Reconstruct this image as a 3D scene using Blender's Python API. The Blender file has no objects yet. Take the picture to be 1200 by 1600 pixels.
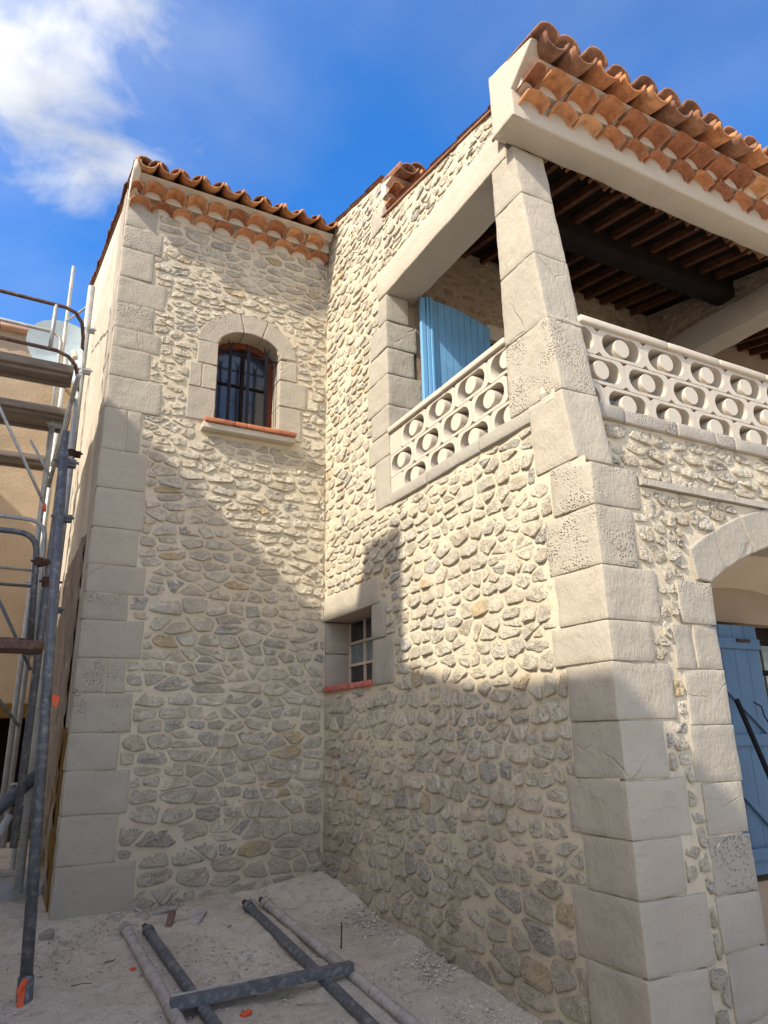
import bpy, math, random
import numpy as np
from mathutils import Matrix, Vector

# ------------------------------------------------------------------ camera, sky, sun, exposure
scene = bpy.context.scene
COL = scene.collection
scene.view_settings.view_transform = 'Standard'
scene.view_settings.look = 'None'
scene.view_settings.gamma = 1.0
scene.view_settings.use_curve_mapping = False
scene.view_settings.exposure = 1.27

cam_data = bpy.data.cameras.new('camera')
cam_data.sensor_fit = 'HORIZONTAL'
cam_data.sensor_width = 36.0
cam_data.lens = 33.27
cam_data.clip_start = 0.05
cam_data.clip_end = 3000.0
cam = bpy.data.objects.new('camera', cam_data)
COL.objects.link(cam)
CAM = Vector((-2.685, 0.0, 1.2))
RIGHT = Vector((0.8853676, -0.4645412, -0.0180472))
UP = -Vector((0.1233449, 0.2721572, -0.9543147))
FWD = Vector((0.4482302, 0.8426932, 0.2982579))
cam.matrix_world = Matrix(((RIGHT.x, UP.x, -FWD.x, CAM.x), (RIGHT.y, UP.y, -FWD.y, CAM.y),
                           (RIGHT.z, UP.z, -FWD.z, CAM.z), (0, 0, 0, 1)))
scene.camera = cam

SUN = Vector((1.0, 0.34, -0.88)).normalized()          # direction the light travels
sun_data = bpy.data.lights.new('sun', 'SUN')
sun_data.energy = 2.75
sun_data.angle = math.radians(0.53)
sun_data.color = (1.0, 0.93, 0.81)
sun = bpy.data.objects.new('sun', sun_data)
sun.rotation_euler = SUN.to_track_quat('-Z', 'Y').to_euler()
sun.location = (-8, -6, 12)
COL.objects.link(sun)

world = bpy.data.worlds.new('World')
scene.world = world
world.use_nodes = True
def build_world():
    nt = world.node_tree; nt.nodes.clear()
    N, L = nt.nodes.new, nt.links.new
    out = N('ShaderNodeOutputWorld'); bg = N('ShaderNodeBackground')
    bg.inputs['Strength'].default_value = 0.15
    sky = N('ShaderNodeTexSky'); sky.sky_type = 'NISHITA'; sky.sun_disc = False
    to_sun = -SUN
    sky.sun_elevation = math.asin(to_sun.z)
    sky.sun_rotation = math.atan2(to_sun.x, to_sun.y)
    sky.altitude = 200; sky.air_density = 1.0; sky.dust_density = 2.2; sky.ozone_density = 3.0
    tc = N('ShaderNodeTexCoord')
    # cloud layer laid on a plane overhead
    sep = N('ShaderNodeSeparateXYZ'); L(tc.outputs['Generated'], sep.inputs[0])
    dz = N('ShaderNodeMath'); dz.operation = 'MAXIMUM'; L(sep.outputs['Z'], dz.inputs[0]); dz.inputs[1].default_value = 0.02
    dz2 = N('ShaderNodeMath'); dz2.operation = 'ADD'; L(dz.outputs[0], dz2.inputs[0]); dz2.inputs[1].default_value = 0.12
    px = N('ShaderNodeMath'); px.operation = 'DIVIDE'; L(sep.outputs['X'], px.inputs[0]); L(dz2.outputs[0], px.inputs[1])
    py = N('ShaderNodeMath'); py.operation = 'DIVIDE'; L(sep.outputs['Y'], py.inputs[0]); L(dz2.outputs[0], py.inputs[1])
    comb = N('ShaderNodeCombineXYZ'); L(px.outputs[0], comb.inputs[0]); L(py.outputs[0], comb.inputs[1])
    n1 = N('ShaderNodeTexNoise'); n1.inputs['Scale'].default_value = 5.5; n1.inputs['Detail'].default_value = 9
    n1.inputs['Roughness'].default_value = 0.56; n1.inputs['Distortion'].default_value = 0.35
    off = N('ShaderNodeVectorMath'); off.operation = 'ADD'; L(comb.outputs[0], off.inputs[0]); off.inputs[1].default_value = (3.7, 1.3, 0)
    L(off.outputs[0], n1.inputs['Vector'])
    # cloud banks, seen and added: soft discs on the cloud plane
    def bank(cx, cy, r0, r1, ax=1.0):
        d = N('ShaderNodeVectorMath'); d.operation = 'SUBTRACT'; L(comb.outputs[0], d.inputs[0]); d.inputs[1].default_value = (cx, cy, 0)
        sc = N('ShaderNodeVectorMath'); sc.operation = 'MULTIPLY'; L(d.outputs[0], sc.inputs[0]); sc.inputs[1].default_value = (1.0, ax, 1)
        ln = N('ShaderNodeVectorMath'); ln.operation = 'LENGTH'; L(sc.outputs[0], ln.inputs[0])
        mr = N('ShaderNodeMapRange'); L(ln.outputs['Value'], mr.inputs[0])
        mr.inputs[1].default_value = r0; mr.inputs[2].default_value = r1; mr.inputs[3].default_value = 0.30; mr.inputs[4].default_value = -0.24
        return mr.outputs[0]
    banks = [bank(-0.10, 0.87, 0.02, 0.42), bank(-1.3, 0.5, 0.3, 0.9), bank(-0.6, -0.5, 0.3, 0.9), bank(-1.7, -1.2, 0.3, 1.1), bank(0.7, -1.1, 0.2, 0.8), bank(-0.2, -2.2, 0.3, 1.0), bank(2.2, -0.6, 0.3, 0.9), bank(-2.6, 1.9, 0.3, 0.9)]  # first bank is in view; the others are added unseen to brighten the shade
    cur = banks[0]
    for b in banks[1:]:
        m = N('ShaderNodeMath'); m.operation = 'MAXIMUM'; L(cur, m.inputs[0]); L(b, m.inputs[1]); cur = m.outputs[0]
    add = N('ShaderNodeMath'); add.operation = 'ADD'; L(n1.outputs['Fac'], add.inputs[0]); L(cur, add.inputs[1])
    ramp = N('ShaderNodeValToRGB'); L(add.outputs[0], ramp.inputs[0])
    ramp.color_ramp.interpolation = 'EASE'
    ramp.color_ramp.elements[0].position = 0.43; ramp.color_ramp.elements[0].color = (0, 0, 0, 1)
    ramp.color_ramp.elements[1].position = 0.82; ramp.color_ramp.elements[1].color = (1, 1, 1, 1)
    # thin veil everywhere
    n2 = N('ShaderNodeTexNoise'); n2.inputs['Scale'].default_value = 1.3; n2.inputs['Detail'].default_value = 5
    L(off.outputs[0], n2.inputs['Vector'])
    mr2 = N('ShaderNodeMapRange'); L(n2.outputs['Fac'], mr2.inputs[0]); mr2.inputs[1].default_value = 0.45; mr2.inputs[2].default_value = 0.75
    mr2.inputs[3].default_value = 0.0; mr2.inputs[4].default_value = 0.34
    mx = N('ShaderNodeMath'); mx.operation = 'MAXIMUM'; L(ramp.outputs[0], mx.inputs[0]); L(mr2.outputs[0], mx.inputs[1])
    mul = N('ShaderNodeMath'); mul.operation = 'MULTIPLY'; L(mx.outputs[0], mul.inputs[0]); mul.inputs[1].default_value = 0.92
    # cloud brightness with grey bellies
    n3 = N('ShaderNodeTexNoise'); n3.inputs['Scale'].default_value = 6.0; n3.inputs['Detail'].default_value = 6
    L(comb.outputs[0], n3.inputs['Vector'])
    cr = N('ShaderNodeValToRGB'); L(n3.outputs['Fac'], cr.inputs[0])
    cr.color_ramp.elements[0].position = 0.35; cr.color_ramp.elements[0].color = (0.95, 1.04, 1.24, 1)
    cr.color_ramp.elements[1].position = 0.65; cr.color_ramp.elements[1].color = (1.62, 1.66, 1.76, 1)
    # forward scatter: unseen clouds towards the sun brightened and warmed to lift the shade
    dt = N('ShaderNodeVectorMath'); dt.operation = 'DOT_PRODUCT'; L(tc.outputs['Generated'], dt.inputs[0]); dt.inputs[1].default_value = tuple(to_sun)
    ph = N('ShaderNodeMapRange'); L(dt.outputs['Value'], ph.inputs[0]); ph.interpolation_type = 'SMOOTHSTEP'
    ph.inputs[1].default_value = -0.1; ph.inputs[2].default_value = 1.0; ph.inputs[3].default_value = 0.0; ph.inputs[4].default_value = 1.0
    warm = N('ShaderNodeMix'); warm.data_type = 'RGBA'; warm.inputs['A'].default_value = (1, 1, 1, 1); warm.inputs['B'].default_value = (5.0, 4.7, 4.1, 1)
    L(ph.outputs[0], warm.inputs['Factor'])
    cb = N('ShaderNodeVectorMath'); cb.operation = 'MULTIPLY'; L(cr.outputs[0], cb.inputs[0]); L(warm.outputs['Result'], cb.inputs[1])
    mix = N('ShaderNodeMix'); mix.data_type = 'RGBA'
    L(mul.outputs[0], mix.inputs['Factor'])
    hs = N('ShaderNodeHueSaturation'); hs.inputs['Saturation'].default_value = 1.38; hs.inputs['Hue'].default_value = 0.507; hs.inputs['Value'].default_value = 0.94
    L(sky.outputs[0], hs.inputs['Color'])
    L(hs.outputs[0], mix.inputs['A']); L(cb.outputs[0], mix.inputs['B'])
    L(mix.outputs['Result'], bg.inputs['Color']); L(bg.outputs[0], out.inputs[0])
build_world()

# ------------------------------------------------------------------ helpers
RNG = random.Random(11)
NP = np.random.default_rng(5)
def lerp(a, b, t): return a + (b - a) * t

class Perm:
    def __init__(s, seed):
        r = np.random.default_rng(seed); s.p = r.random((64, 64, 64)).astype(np.float32)
_P = Perm(3)
def noise3(P, scale, seed=0):
    """smooth value noise in -1..1 for an (n,3) array"""
    P = np.asarray(P, float) * scale + 17.13 * seed + 100.0
    i = np.floor(P).astype(int); f = P - i; f = f * f * (3 - 2 * f)
    r = 0
    for dx in (0, 1):
        for dy in (0, 1):
            for dz in (0, 1):
                w = (f[:, 0] if dx else 1 - f[:, 0]) * (f[:, 1] if dy else 1 - f[:, 1]) * (f[:, 2] if dz else 1 - f[:, 2])
                r = r + w * _P.p[(i[:, 0] + dx) % 64, (i[:, 1] + dy) % 64, (i[:, 2] + dz) % 64]
    return r * 2 - 1

WORLD = {}
def mesh_of(name, verts, faces, mat, smooth=False, tint=None):
    me = bpy.data.meshes.new(name)
    me.from_pydata([tuple(map(float, v)) for v in verts], [], [tuple(f) for f in faces])
    if mat is not None:
        me.materials.append(mat)
    if smooth:
        me.polygons.foreach_set('use_smooth', [True] * len(me.polygons))
    if tint is not None:
        at = me.attributes.new('tint', 'FLOAT_COLOR', 'POINT')
        at.data.foreach_set('color', np.asarray(tint, np.float32).ravel())
    me.update()
    return me
def place(name, me, parent=None, M=None):
    o = bpy.data.objects.new(name, me); COL.objects.link(o)
    M = M or Matrix.Identity(4)
    WORLD[o] = M
    if parent is not None:
        o.parent = parent
        o.matrix_parent_inverse = WORLD[parent].inverted()
    o.matrix_basis = M
    return o
def obj(name, verts, faces, mat, parent=None, smooth=False, tint=None):
    return place(name, mesh_of(name, verts, faces, mat, smooth, tint), parent)
def thing(name, label, cat, loc=(0, 0, 0), group=None):
    o = bpy.data.objects.new(name, None); COL.objects.link(o)
    o.empty_display_size = 0.2
    WORLD[o] = Matrix.Translation(loc); o.matrix_basis = WORLD[o]
    return tag(o, label, cat, group)
def tag(o, label=None, cat=None, group=None, kind=None):
    if label: o['label'] = label
    if cat: o['category'] = cat
    if group: o['group'] = group
    if kind: o['kind'] = kind
    return o

class MB:
    """collects shapes for one mesh object"""
    def __init__(s): s.v = []; s.f = []
    def add(s, v, f):
        b = len(s.v); s.v.extend([tuple(map(float, p)) for p in v]); s.f.extend([tuple(i + b for i in q) for q in f]); return s
    def box(s, lo, hi):
        x0, y0, z0 = lo; x1, y1, z1 = hi
        return s.add([(x0, y0, z0), (x1, y0, z0), (x1, y1, z0), (x0, y1, z0), (x0, y0, z1), (x1, y0, z1), (x1, y1, z1), (x0, y1, z1)],
                     [(3, 2, 1, 0), (4, 5, 6, 7), (0, 1, 5, 4), (1, 2, 6, 5), (2, 3, 7, 6), (3, 0, 4, 7)])
    def hexa(s, p):
        return s.add(p, [(3, 2, 1, 0), (4, 5, 6, 7), (0, 1, 5, 4), (1, 2, 6, 5), (2, 3, 7, 6), (3, 0, 4, 7)])
    def tube(s, pts, r, n=12, caps=True):
        pts = [Vector(p) for p in pts]
        rr = r if isinstance(r, (list, tuple)) else [r] * len(pts)
        t0 = (pts[1] - pts[0]).normalized()
        ref = Vector((0, 0, 1)) if abs(t0.z) < 0.9 else Vector((1, 0, 0))
        u = t0.cross(ref).normalized()
        rings = []
        for i, p in enumerate(pts):
            a = pts[max(i - 1, 0)]; b = pts[min(i + 1, len(pts) - 1)]
            t = (b - a).normalized()
            u = (u - t * u.dot(t)).normalized(); w = t.cross(u)
            rings.append([p + (u * math.cos(2 * math.pi * k / n) + w * math.sin(2 * math.pi * k / n)) * rr[i] for k in range(n)])
        v = [q for r_ in rings for q in r_]; f = []
        for i in range(len(pts) - 1):
            for k in range(n):
                f.append((i * n + k, i * n + (k + 1) % n, (i + 1) * n + (k + 1) % n, (i + 1) * n + k))
        if caps:
            f.append(tuple(range(n - 1, -1, -1))); f.append(tuple((len(pts) - 1) * n + k for k in range(n)))
        return s.add(v, f)
    def make(s, name, mat, parent=None, smooth=False):
        return obj(name, s.v, s.f, mat, parent, smooth)

def rough_box(lo, hi, r=0.008, step=0.07, amp=0.003, seed=0, warp=None, wob=0.0):
    """box with rounded, slightly wavering edges"""
    lo = np.array(lo, float); hi = np.array(hi, float)
    r = min(r, 0.45 * (hi - lo).min())
    lines = []
    for k in range(3):
        n = max(1, int(round((hi[k] - lo[k] - 2 * r) / step)))
        lines.append(np.concatenate([[lo[k]], np.linspace(lo[k] + r, hi[k] - r, n + 1), [hi[k]]]))
    idx = {}; V = []; F = []
    nx = [len(l) for l in lines]
    def vid(i, j, k):
        key = (i, j, k)
        if key not in idx:
            idx[key] = len(V); V.append((lines[0][i], lines[1][j], lines[2][k]))
        return idx[key]
    for ax in range(3):
        a, b = (ax + 1) % 3, (ax + 2) % 3
        for side in (0, nx[ax] - 1):
            for i in range(nx[a] - 1):
                for j in range(nx[b] - 1):
                    q = []
                    for (di, dj) in ((0, 0), (1, 0), (1, 1), (0, 1)):
                        t = [0, 0, 0]; t[ax] = side; t[a] = i + di; t[b] = j + dj; q.append(vid(*t))
                    F.append(tuple(q) if side else tuple(reversed(q)))
    V = np.array(V)
    q = np.clip(V, lo + r, hi - r); d = V - q
    ln = np.linalg.norm(d, axis=1); m = ln > 1e-9
    V[m] = q[m] + d[m] / ln[m][:, None] * r
    dirn = np.zeros_like(V); dirn[m] = d[m] / ln[m][:, None]
    V += dirn * (noise3(V, 6.0, seed)[:, None] * amp * 1.3 + noise3(V, 17.0, seed + 3)[:, None] * amp)
    if wob:
        c = (lo + hi) / 2
        side = np.stack([noise3(V, 3.2, seed + 7), noise3(V, 3.2, seed + 8), noise3(V, 3.2, seed + 9)], 1) * wob
        V += side
    if warp is not None:
        V = warp(V)
    return V, F

# plane frames: point = o + u a + v b + n h
class Frame:
    def __init__(s, o, u, v, n): s.o, s.u, s.v, s.n = [np.array(x, float) for x in (o, u, v, n)]
    def __call__(s, a, b, h=0.0):
        return s.o + s.u * a + s.v * b + s.n * h
    def arr(s, A, B, H):
        return s.o + np.outer(A, s.u) + np.outer(B, s.v) + np.outer(H, s.n)
TY = 6.30; TX = -2.149; FY = 2.655; BY = 2.865
F_TOWER = Frame((0, TY, 0), (1, 0, 0), (0, 0, 1), (0, -1, 0))
F_SIDE = Frame((0, 0, 0), (0, -1, 0), (0, 0, 1), (-1, 0, 0))        # a = -Y
F_FRONT = Frame((0, FY, 0), (1, 0, 0), (0, 0, 1), (0, -1, 0))
F_PARA = Frame((0, BY + 0.01, 0), (1, 0, 0), (0, 0, 1), (0, -1, 0))
F_FAR = Frame((0, 4.93, 0), (1, 0, 0), (0, 0, 1), (0, -1, 0))
F_RIGHT = Frame((3.45, 0, 0), (0, -1, 0), (0, 0, 1), (-1, 0, 0))
F_TLEFT = Frame((TX, 0, 0), (0, -1, 0), (0, 0, 1), (-1, 0, 0))

def poly_area(p):
    return 0.5 * sum(p[i][0] * p[(i + 1) % len(p)][1] - p[(i + 1) % len(p)][0] * p[i][1] for i in range(len(p)))
def clip(poly, nx, ny, c):
    """keep nx*x+ny*y <= c"""
    out = []
    n = len(poly)
    for i in range(n):
        p, q = poly[i], poly[(i + 1) % n]
        dp = nx * p[0] + ny * p[1] - c; dq = nx * q[0] + ny * q[1] - c
        if dp <= 0: out.append(p)
        if (dp < 0 < dq) or (dq < 0 < dp):
            t = dp / (dp - dq); out.append((p[0] + (q[0] - p[0]) * t, p[1] + (q[1] - p[1]) * t))
    return out
def inset(poly, d):
    """offset a counter-clockwise polygon inwards along vertex normals"""
    n = len(poly); out = []
    for i in range(n):
        a, b, c = poly[i - 1], poly[i], poly[(i + 1) % n]
        e1 = (b[0] - a[0], b[1] - a[1]); e2 = (c[0] - b[0], c[1] - b[1])
        l1 = math.hypot(*e1) or 1e-9; l2 = math.hypot(*e2) or 1e-9
        n1 = (-e1[1] / l1, e1[0] / l1); n2 = (-e2[1] / l2, e2[0] / l2)
        m = (n1[0] + n2[0], n1[1] + n2[1]); k = max(0.4, (m[0] * n1[0] + m[1] * n1[1]))
        out.append((b[0] + m[0] / k * d, b[1] + m[1] / k * d))
    return out
def resample(poly, step, jit=0.0, rng=RNG):
    out = []
    n = len(poly)
    for i in range(n):
        a, b = poly[i], poly[(i + 1) % n]
        l = math.hypot(b[0] - a[0], b[1] - a[1]); k = max(1, int(round(l / step)))
        for j in range(k):
            t = j / k
            out.append((a[0] + (b[0] - a[0]) * t + rng.uniform(-jit, jit), a[1] + (b[1] - a[1]) * t + rng.uniform(-jit, jit)))
    return out
def block(poly, fr, d0, d1, ch=0.008, jit=0.002, step=0.06, rng=RNG):
    """dressed block: polygon on a wall plane, from depth d0 to d1, softened edge"""
    if poly_area(poly) < 0: poly = poly[::-1]
    p = resample(poly, step, jit, rng); n = len(p)
    q = inset(p, ch); q2 = inset(p, ch * 0.25)
    V = [fr(a, b, d0) for a, b in p] + [fr(a, b, d1 - ch) for a, b in p] + [fr(a, b, d1 - ch * 0.3) for a, b in q2] + [fr(a, b, d1) for a, b in q]
    F = []
    for k in range(3):
        for i in range(n):
            j = (i + 1) % n
            F.append((k * n + i, k * n + j, (k + 1) * n + j, (k + 1) * n + i))
    F.append(tuple(3 * n + i for i in range(n))); F.append(tuple(range(n - 1, -1, -1)))
    return V, F
def rect(a0, a1, b0, b1): return [(a0, b0), (a1, b0), (a1, b1), (a0, b1)]

# ------------------------------------------------------------------ materials
MATS = {}
def mat(name): return MATS[name]
def new_mat(name):
    m = bpy.data.materials.new(name); m.use_nodes = True
    nt = m.node_tree; nt.nodes.clear()
    out = nt.nodes.new('ShaderNodeOutputMaterial'); b = nt.nodes.new('ShaderNodeBsdfPrincipled')
    nt.links.new(b.outputs[0], out.inputs[0])
    MATS[name] = m
    return m, nt, b
def noise_node(nt, co, scale, detail=6, rough=0.55, dist=0.0):
    n = nt.nodes.new('ShaderNodeTexNoise'); n.inputs['Scale'].default_value = scale; n.inputs['Detail'].default_value = detail
    n.inputs['Roughness'].default_value = rough; n.inputs['Distortion'].default_value = dist
    nt.links.new(co, n.inputs['Vector']); return n.outputs['Fac']
def ramp_node(nt, fac, stops):
    r = nt.nodes.new('ShaderNodeValToRGB'); nt.links.new(fac, r.inputs[0])
    while len(r.color_ramp.elements) < len(stops): r.color_ramp.elements.new(0.5)
    for e, (p, c) in zip(r.color_ramp.elements, stops):
        e.position = p; e.color = (c[0], c[1], c[2], 1) if not isinstance(c, (int, float)) else (c, c, c, 1)
    return r.outputs[0]
def mixc(nt, fac, a, b, mode='MIX'):
    m = nt.nodes.new('ShaderNodeMix'); m.data_type = 'RGBA'; m.blend_type = mode
    for s, v in (('Factor', fac), ('A', a), ('B', b)):
        if isinstance(v, (int, float)): m.inputs[s].default_value = v
        elif isinstance(v, (tuple, list)): m.inputs[s].default_value = (*v[:3], 1)
        else: nt.links.new(v, m.inputs[s])
    return m.outputs['Result']
def math_node(nt, op, a, b=0.0):
    m = nt.nodes.new('ShaderNodeMath'); m.operation = op
    for i, v in enumerate((a, b)):
        if isinstance(v, (int, float)): m.inputs[i].default_value = v
        else: nt.links.new(v, m.inputs[i])
    return m.outputs[0]
def bump(nt, bsdf, h, dist=0.01, strength=1.0, prev=None):
    b = nt.nodes.new('ShaderNodeBump'); b.inputs['Distance'].default_value = dist; b.inputs['Strength'].default_value = strength
    nt.links.new(h, b.inputs['Height'])
    if prev is not None: nt.links.new(prev, b.inputs['Normal'])
    nt.links.new(b.outputs[0], bsdf.inputs['Normal']); return b.outputs[0]
def objco(nt, scale=None):
    t = nt.nodes.new('ShaderNodeTexCoord')
    if scale is None: return t.outputs['Object']
    m = nt.nodes.new('ShaderNodeMapping'); m.inputs['Scale'].default_value = scale
    nt.links.new(t.outputs['Object'], m.inputs[0]); return m.outputs[0]
def objrand(nt):
    return nt.nodes.new('ShaderNodeObjectInfo').outputs['Random']
def value(nt, v):
    n = nt.nodes.new('ShaderNodeValue'); n.outputs[0].default_value = v; return n.outputs[0]

def foot_stain(nt, co, col, top=1.15, amount=0.52, c=(0.27, 0.205, 0.145)):
    sp = nt.nodes.new('ShaderNodeSeparateXYZ'); nt.links.new(co, sp.inputs[0])
    n = noise_node(nt, co, 1.7, 5, 0.6)
    h = math_node(nt, 'SUBTRACT', sp.outputs['Z'], math_node(nt, 'MULTIPLY', math_node(nt, 'SUBTRACT', n, 0.5), 1.6))
    mr = nt.nodes.new('ShaderNodeMapRange'); nt.links.new(h, mr.inputs[0]); mr.inputs[1].default_value = -0.25; mr.inputs[2].default_value = top
    mr.inputs[3].default_value = amount; mr.inputs[4].default_value = 0.0
    return mixc(nt, mr.outputs[0], col, c)
def plaster(name, c1, c2, grain=1.0, dirt=None, rough=0.95):
    m, nt, b = new_mat(name); co = objco(nt)
    n1 = noise_node(nt, co, 2.2, 5); n2 = noise_node(nt, co, 26, 6, 0.65); n3 = noise_node(nt, co, 140, 3, 0.7)
    col = ramp_node(nt, n1, [(0.3, c1), (0.7, c2)])
    col = mixc(nt, ramp_node(nt, n2, [(0.3, 0.0), (0.75, 0.30)]), col, tuple(x * 0.78 for x in c1))
    if dirt:
        n4 = noise_node(nt, co, 0.9, 4, 0.6, 0.5)
        col = mixc(nt, ramp_node(nt, n4, [(0.48, 0.0), (0.70, 0.55)]), col, dirt)
    if name == 'mortar': col = foot_stain(nt, co, col)
    nt.links.new(col, b.inputs['Base Color']); b.inputs['Roughness'].default_value = rough
    b.inputs['Specular IOR Level'].default_value = 0.15
    h = math_node(nt, 'ADD', math_node(nt, 'MULTIPLY', n2, 1.0), math_node(nt, 'MULTIPLY', n3, 0.45))
    bump(nt, b, h, 0.008 * grain, 0.9)
    return m
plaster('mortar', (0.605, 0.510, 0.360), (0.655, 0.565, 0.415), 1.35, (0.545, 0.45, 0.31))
plaster('render_cream', (0.47, 0.40, 0.305), (0.53, 0.46, 0.36), 0.8, (0.42, 0.35, 0.26))
plaster('beam_render', (0.49, 0.425, 0.325), (0.54, 0.475, 0.375), 0.9, (0.44, 0.375, 0.28))
plaster('genoise_mortar', (0.60, 0.53, 0.42), (0.66, 0.60, 0.50), 0.7)
plaster('beige_wall', (0.42, 0.32, 0.215), (0.47, 0.36, 0.245), 1.6, (0.35, 0.26, 0.17))
plaster('claustra', (0.53, 0.46, 0.365), (0.58, 0.51, 0.41), 0.3, (0.46, 0.385, 0.29))
plaster('neighbour_render', (0.70, 0.60, 0.46), (0.76, 0.66, 0.52), 0.8)
plaster('flank_border', (0.36, 0.305, 0.245), (0.41, 0.35, 0.285), 0.8, (0.30, 0.25, 0.20))
plaster('flank_rough', (0.24, 0.19, 0.145), (0.34, 0.275, 0.21), 3.0, (0.17, 0.13, 0.10))
plaster('shaded_wall', (0.060, 0.050, 0.042), (0.095, 0.080, 0.068), 2.0)  # darkened wall tone: the shade behind the scaffold is put into the colour
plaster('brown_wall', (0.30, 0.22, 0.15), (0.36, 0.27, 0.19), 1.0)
plaster('concrete', (0.30, 0.28, 0.26), (0.40, 0.37, 0.34), 1.0, (0.22, 0.20, 0.18))

def quoin_material(name, base, dev=0.06, pits=0.36):
    m, nt, b = new_mat(name); co = objco(nt); rnd = objrand(nt)
    n1 = noise_node(nt, co, 3.0, 5); n2 = noise_node(nt, co, 40, 6, 0.7); n3 = noise_node(nt, co, 170, 2, 0.6)
    n5 = noise_node(nt, objco(nt, (1, 1, 5)), 9, 5, 0.6, 0.8)
    lo = tuple(x * (1 - dev * 1.6) for x in base); hi = tuple(min(1, x * (1 + dev)) for x in base)
    col = ramp_node(nt, n1, [(0.3, lo), (0.7, hi)])
    col = mixc(nt, math_node(nt, 'MULTIPLY', rnd, 0.45), col, tuple(x * 0.80 for x in base))
    col = mixc(nt, math_node(nt, 'MULTIPLY', math_node(nt, 'FRACT', math_node(nt, 'MULTIPLY', rnd, 13.7)), 0.25), col, (0.50, 0.42, 0.31))
    col = mixc(nt, ramp_node(nt, n5, [(0.54, 0.0), (0.72, 0.40)]), col, (0.30, 0.25, 0.185))
    # one block in four is pitted, the pits keep to a patch
    v = nt.nodes.new('ShaderNodeTexVoronoi'); v.inputs['Scale'].default_value = 62; nt.links.new(co, v.inputs['Vector'])
    patch = noise_node(nt, co, 5.5, 2)
    sel = math_node(nt, 'GREATER_THAN', math_node(nt, 'FRACT', math_node(nt, 'MULTIPLY', rnd, 7.31)), 1 - pits * 0.55)
    pm = math_node(nt, 'MULTIPLY', sel, ramp_node(nt, patch, [(0.40, 0.0), (0.66, 1.0)]))
    pit = math_node(nt, 'MULTIPLY', pm, ramp_node(nt, v.outputs['Distance'], [(0.12, 1.0), (0.45, 0.0)]))
    col = mixc(nt, math_node(nt, 'MULTIPLY', pit, 0.35), col, (0.30, 0.25, 0.19))
    col = foot_stain(nt, co, col, 1.1, 0.42, (0.235, 0.18, 0.135))
    nt.links.new(col, b.inputs['Base Color']); b.inputs['Roughness'].default_value = 0.93
    b.inputs['Specular IOR Level'].default_value = 0.15
    # hairline veins and cracks on some blocks
    wv = nt.nodes.new('ShaderNodeMix'); wv.data_type = 'VECTOR'; wv.inputs['Factor'].default_value = 0.12
    nz = nt.nodes.new('ShaderNodeTexNoise'); nz.inputs['Scale'].default_value = 3.0; nz.inputs['Detail'].default_value = 4; nt.links.new(co, nz.inputs['Vector'])
    nt.links.new(co, wv.inputs['A']); nt.links.new(nz.outputs['Color'], wv.inputs['B'])
    vc = nt.nodes.new('ShaderNodeTexVoronoi'); vc.feature = 'DISTANCE_TO_EDGE'; vc.inputs['Scale'].default_value = 2.2; 
    vo = nt.nodes.new('ShaderNodeVectorMath'); vo.operation = 'ADD'; nt.links.new(wv.outputs[1], vo.inputs[0])
    vr = nt.nodes.new('ShaderNodeCombineXYZ'); nt.links.new(math_node(nt, 'MULTIPLY', rnd, 37.0), vr.inputs[0]); nt.links.new(math_node(nt, 'MULTIPLY', rnd, 19.0), vr.inputs[2]); nt.links.new(vr.outputs[0], vo.inputs[1])
    nt.links.new(vo.outputs[0], vc.inputs['Vector'])
    crack = math_node(nt, 'MULTIPLY', ramp_node(nt, vc.outputs['Distance'], [(0.003, 1.0), (0.011, 0.0)]), math_node(nt, 'GREATER_THAN', math_node(nt, 'FRACT', math_node(nt, 'MULTIPLY', rnd, 5.17)), 0.82))
    crack = math_node(nt, 'MULTIPLY', crack, ramp_node(nt, patch, [(0.42, 0.0), (0.55, 1.0)]))
    # tooling strokes running every which way from block to block
    mp = nt.nodes.new('ShaderNodeMapping'); nt.links.new(co, mp.inputs[0]); mp.inputs['Scale'].default_value = (3, 3, 1)
    cr = nt.nodes.new('ShaderNodeCombineXYZ'); nt.links.new(math_node(nt, 'MULTIPLY', rnd, 6.0), cr.inputs[0]); nt.links.new(math_node(nt, 'MULTIPLY', rnd, 9.0), cr.inputs[1])
    nt.links.new(cr.outputs[0], mp.inputs['Rotation'])
    st = noise_node(nt, mp.outputs[0], 26, 4, 0.6, 0.4)
    n6 = noise_node(nt, co, 7, 3, 0.5)
    h = math_node(nt, 'ADD', math_node(nt, 'MULTIPLY', n2, 0.42), math_node(nt, 'MULTIPLY', n3, 0.25))
    h = math_node(nt, 'ADD', h, math_node(nt, 'MULTIPLY', st, 0.7))
    h = math_node(nt, 'ADD', h, math_node(nt, 'MULTIPLY', n6, 1.6))
    h = math_node(nt, 'SUBTRACT', h, math_node(nt, 'MULTIPLY', pit, 1.5))
    h = math_node(nt, 'SUBTRACT', h, math_node(nt, 'MULTIPLY', crack, 0.6))
    bump(nt, b, h, 0.0085, 1.0)
    return m
quoin_material('quoin', (0.430, 0.380, 0.298))
quoin_material('quoin_grey', (0.390, 0.350, 0.282))
quoin_material('coping', (0.37, 0.335, 0.28), pits=0.2)

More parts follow.
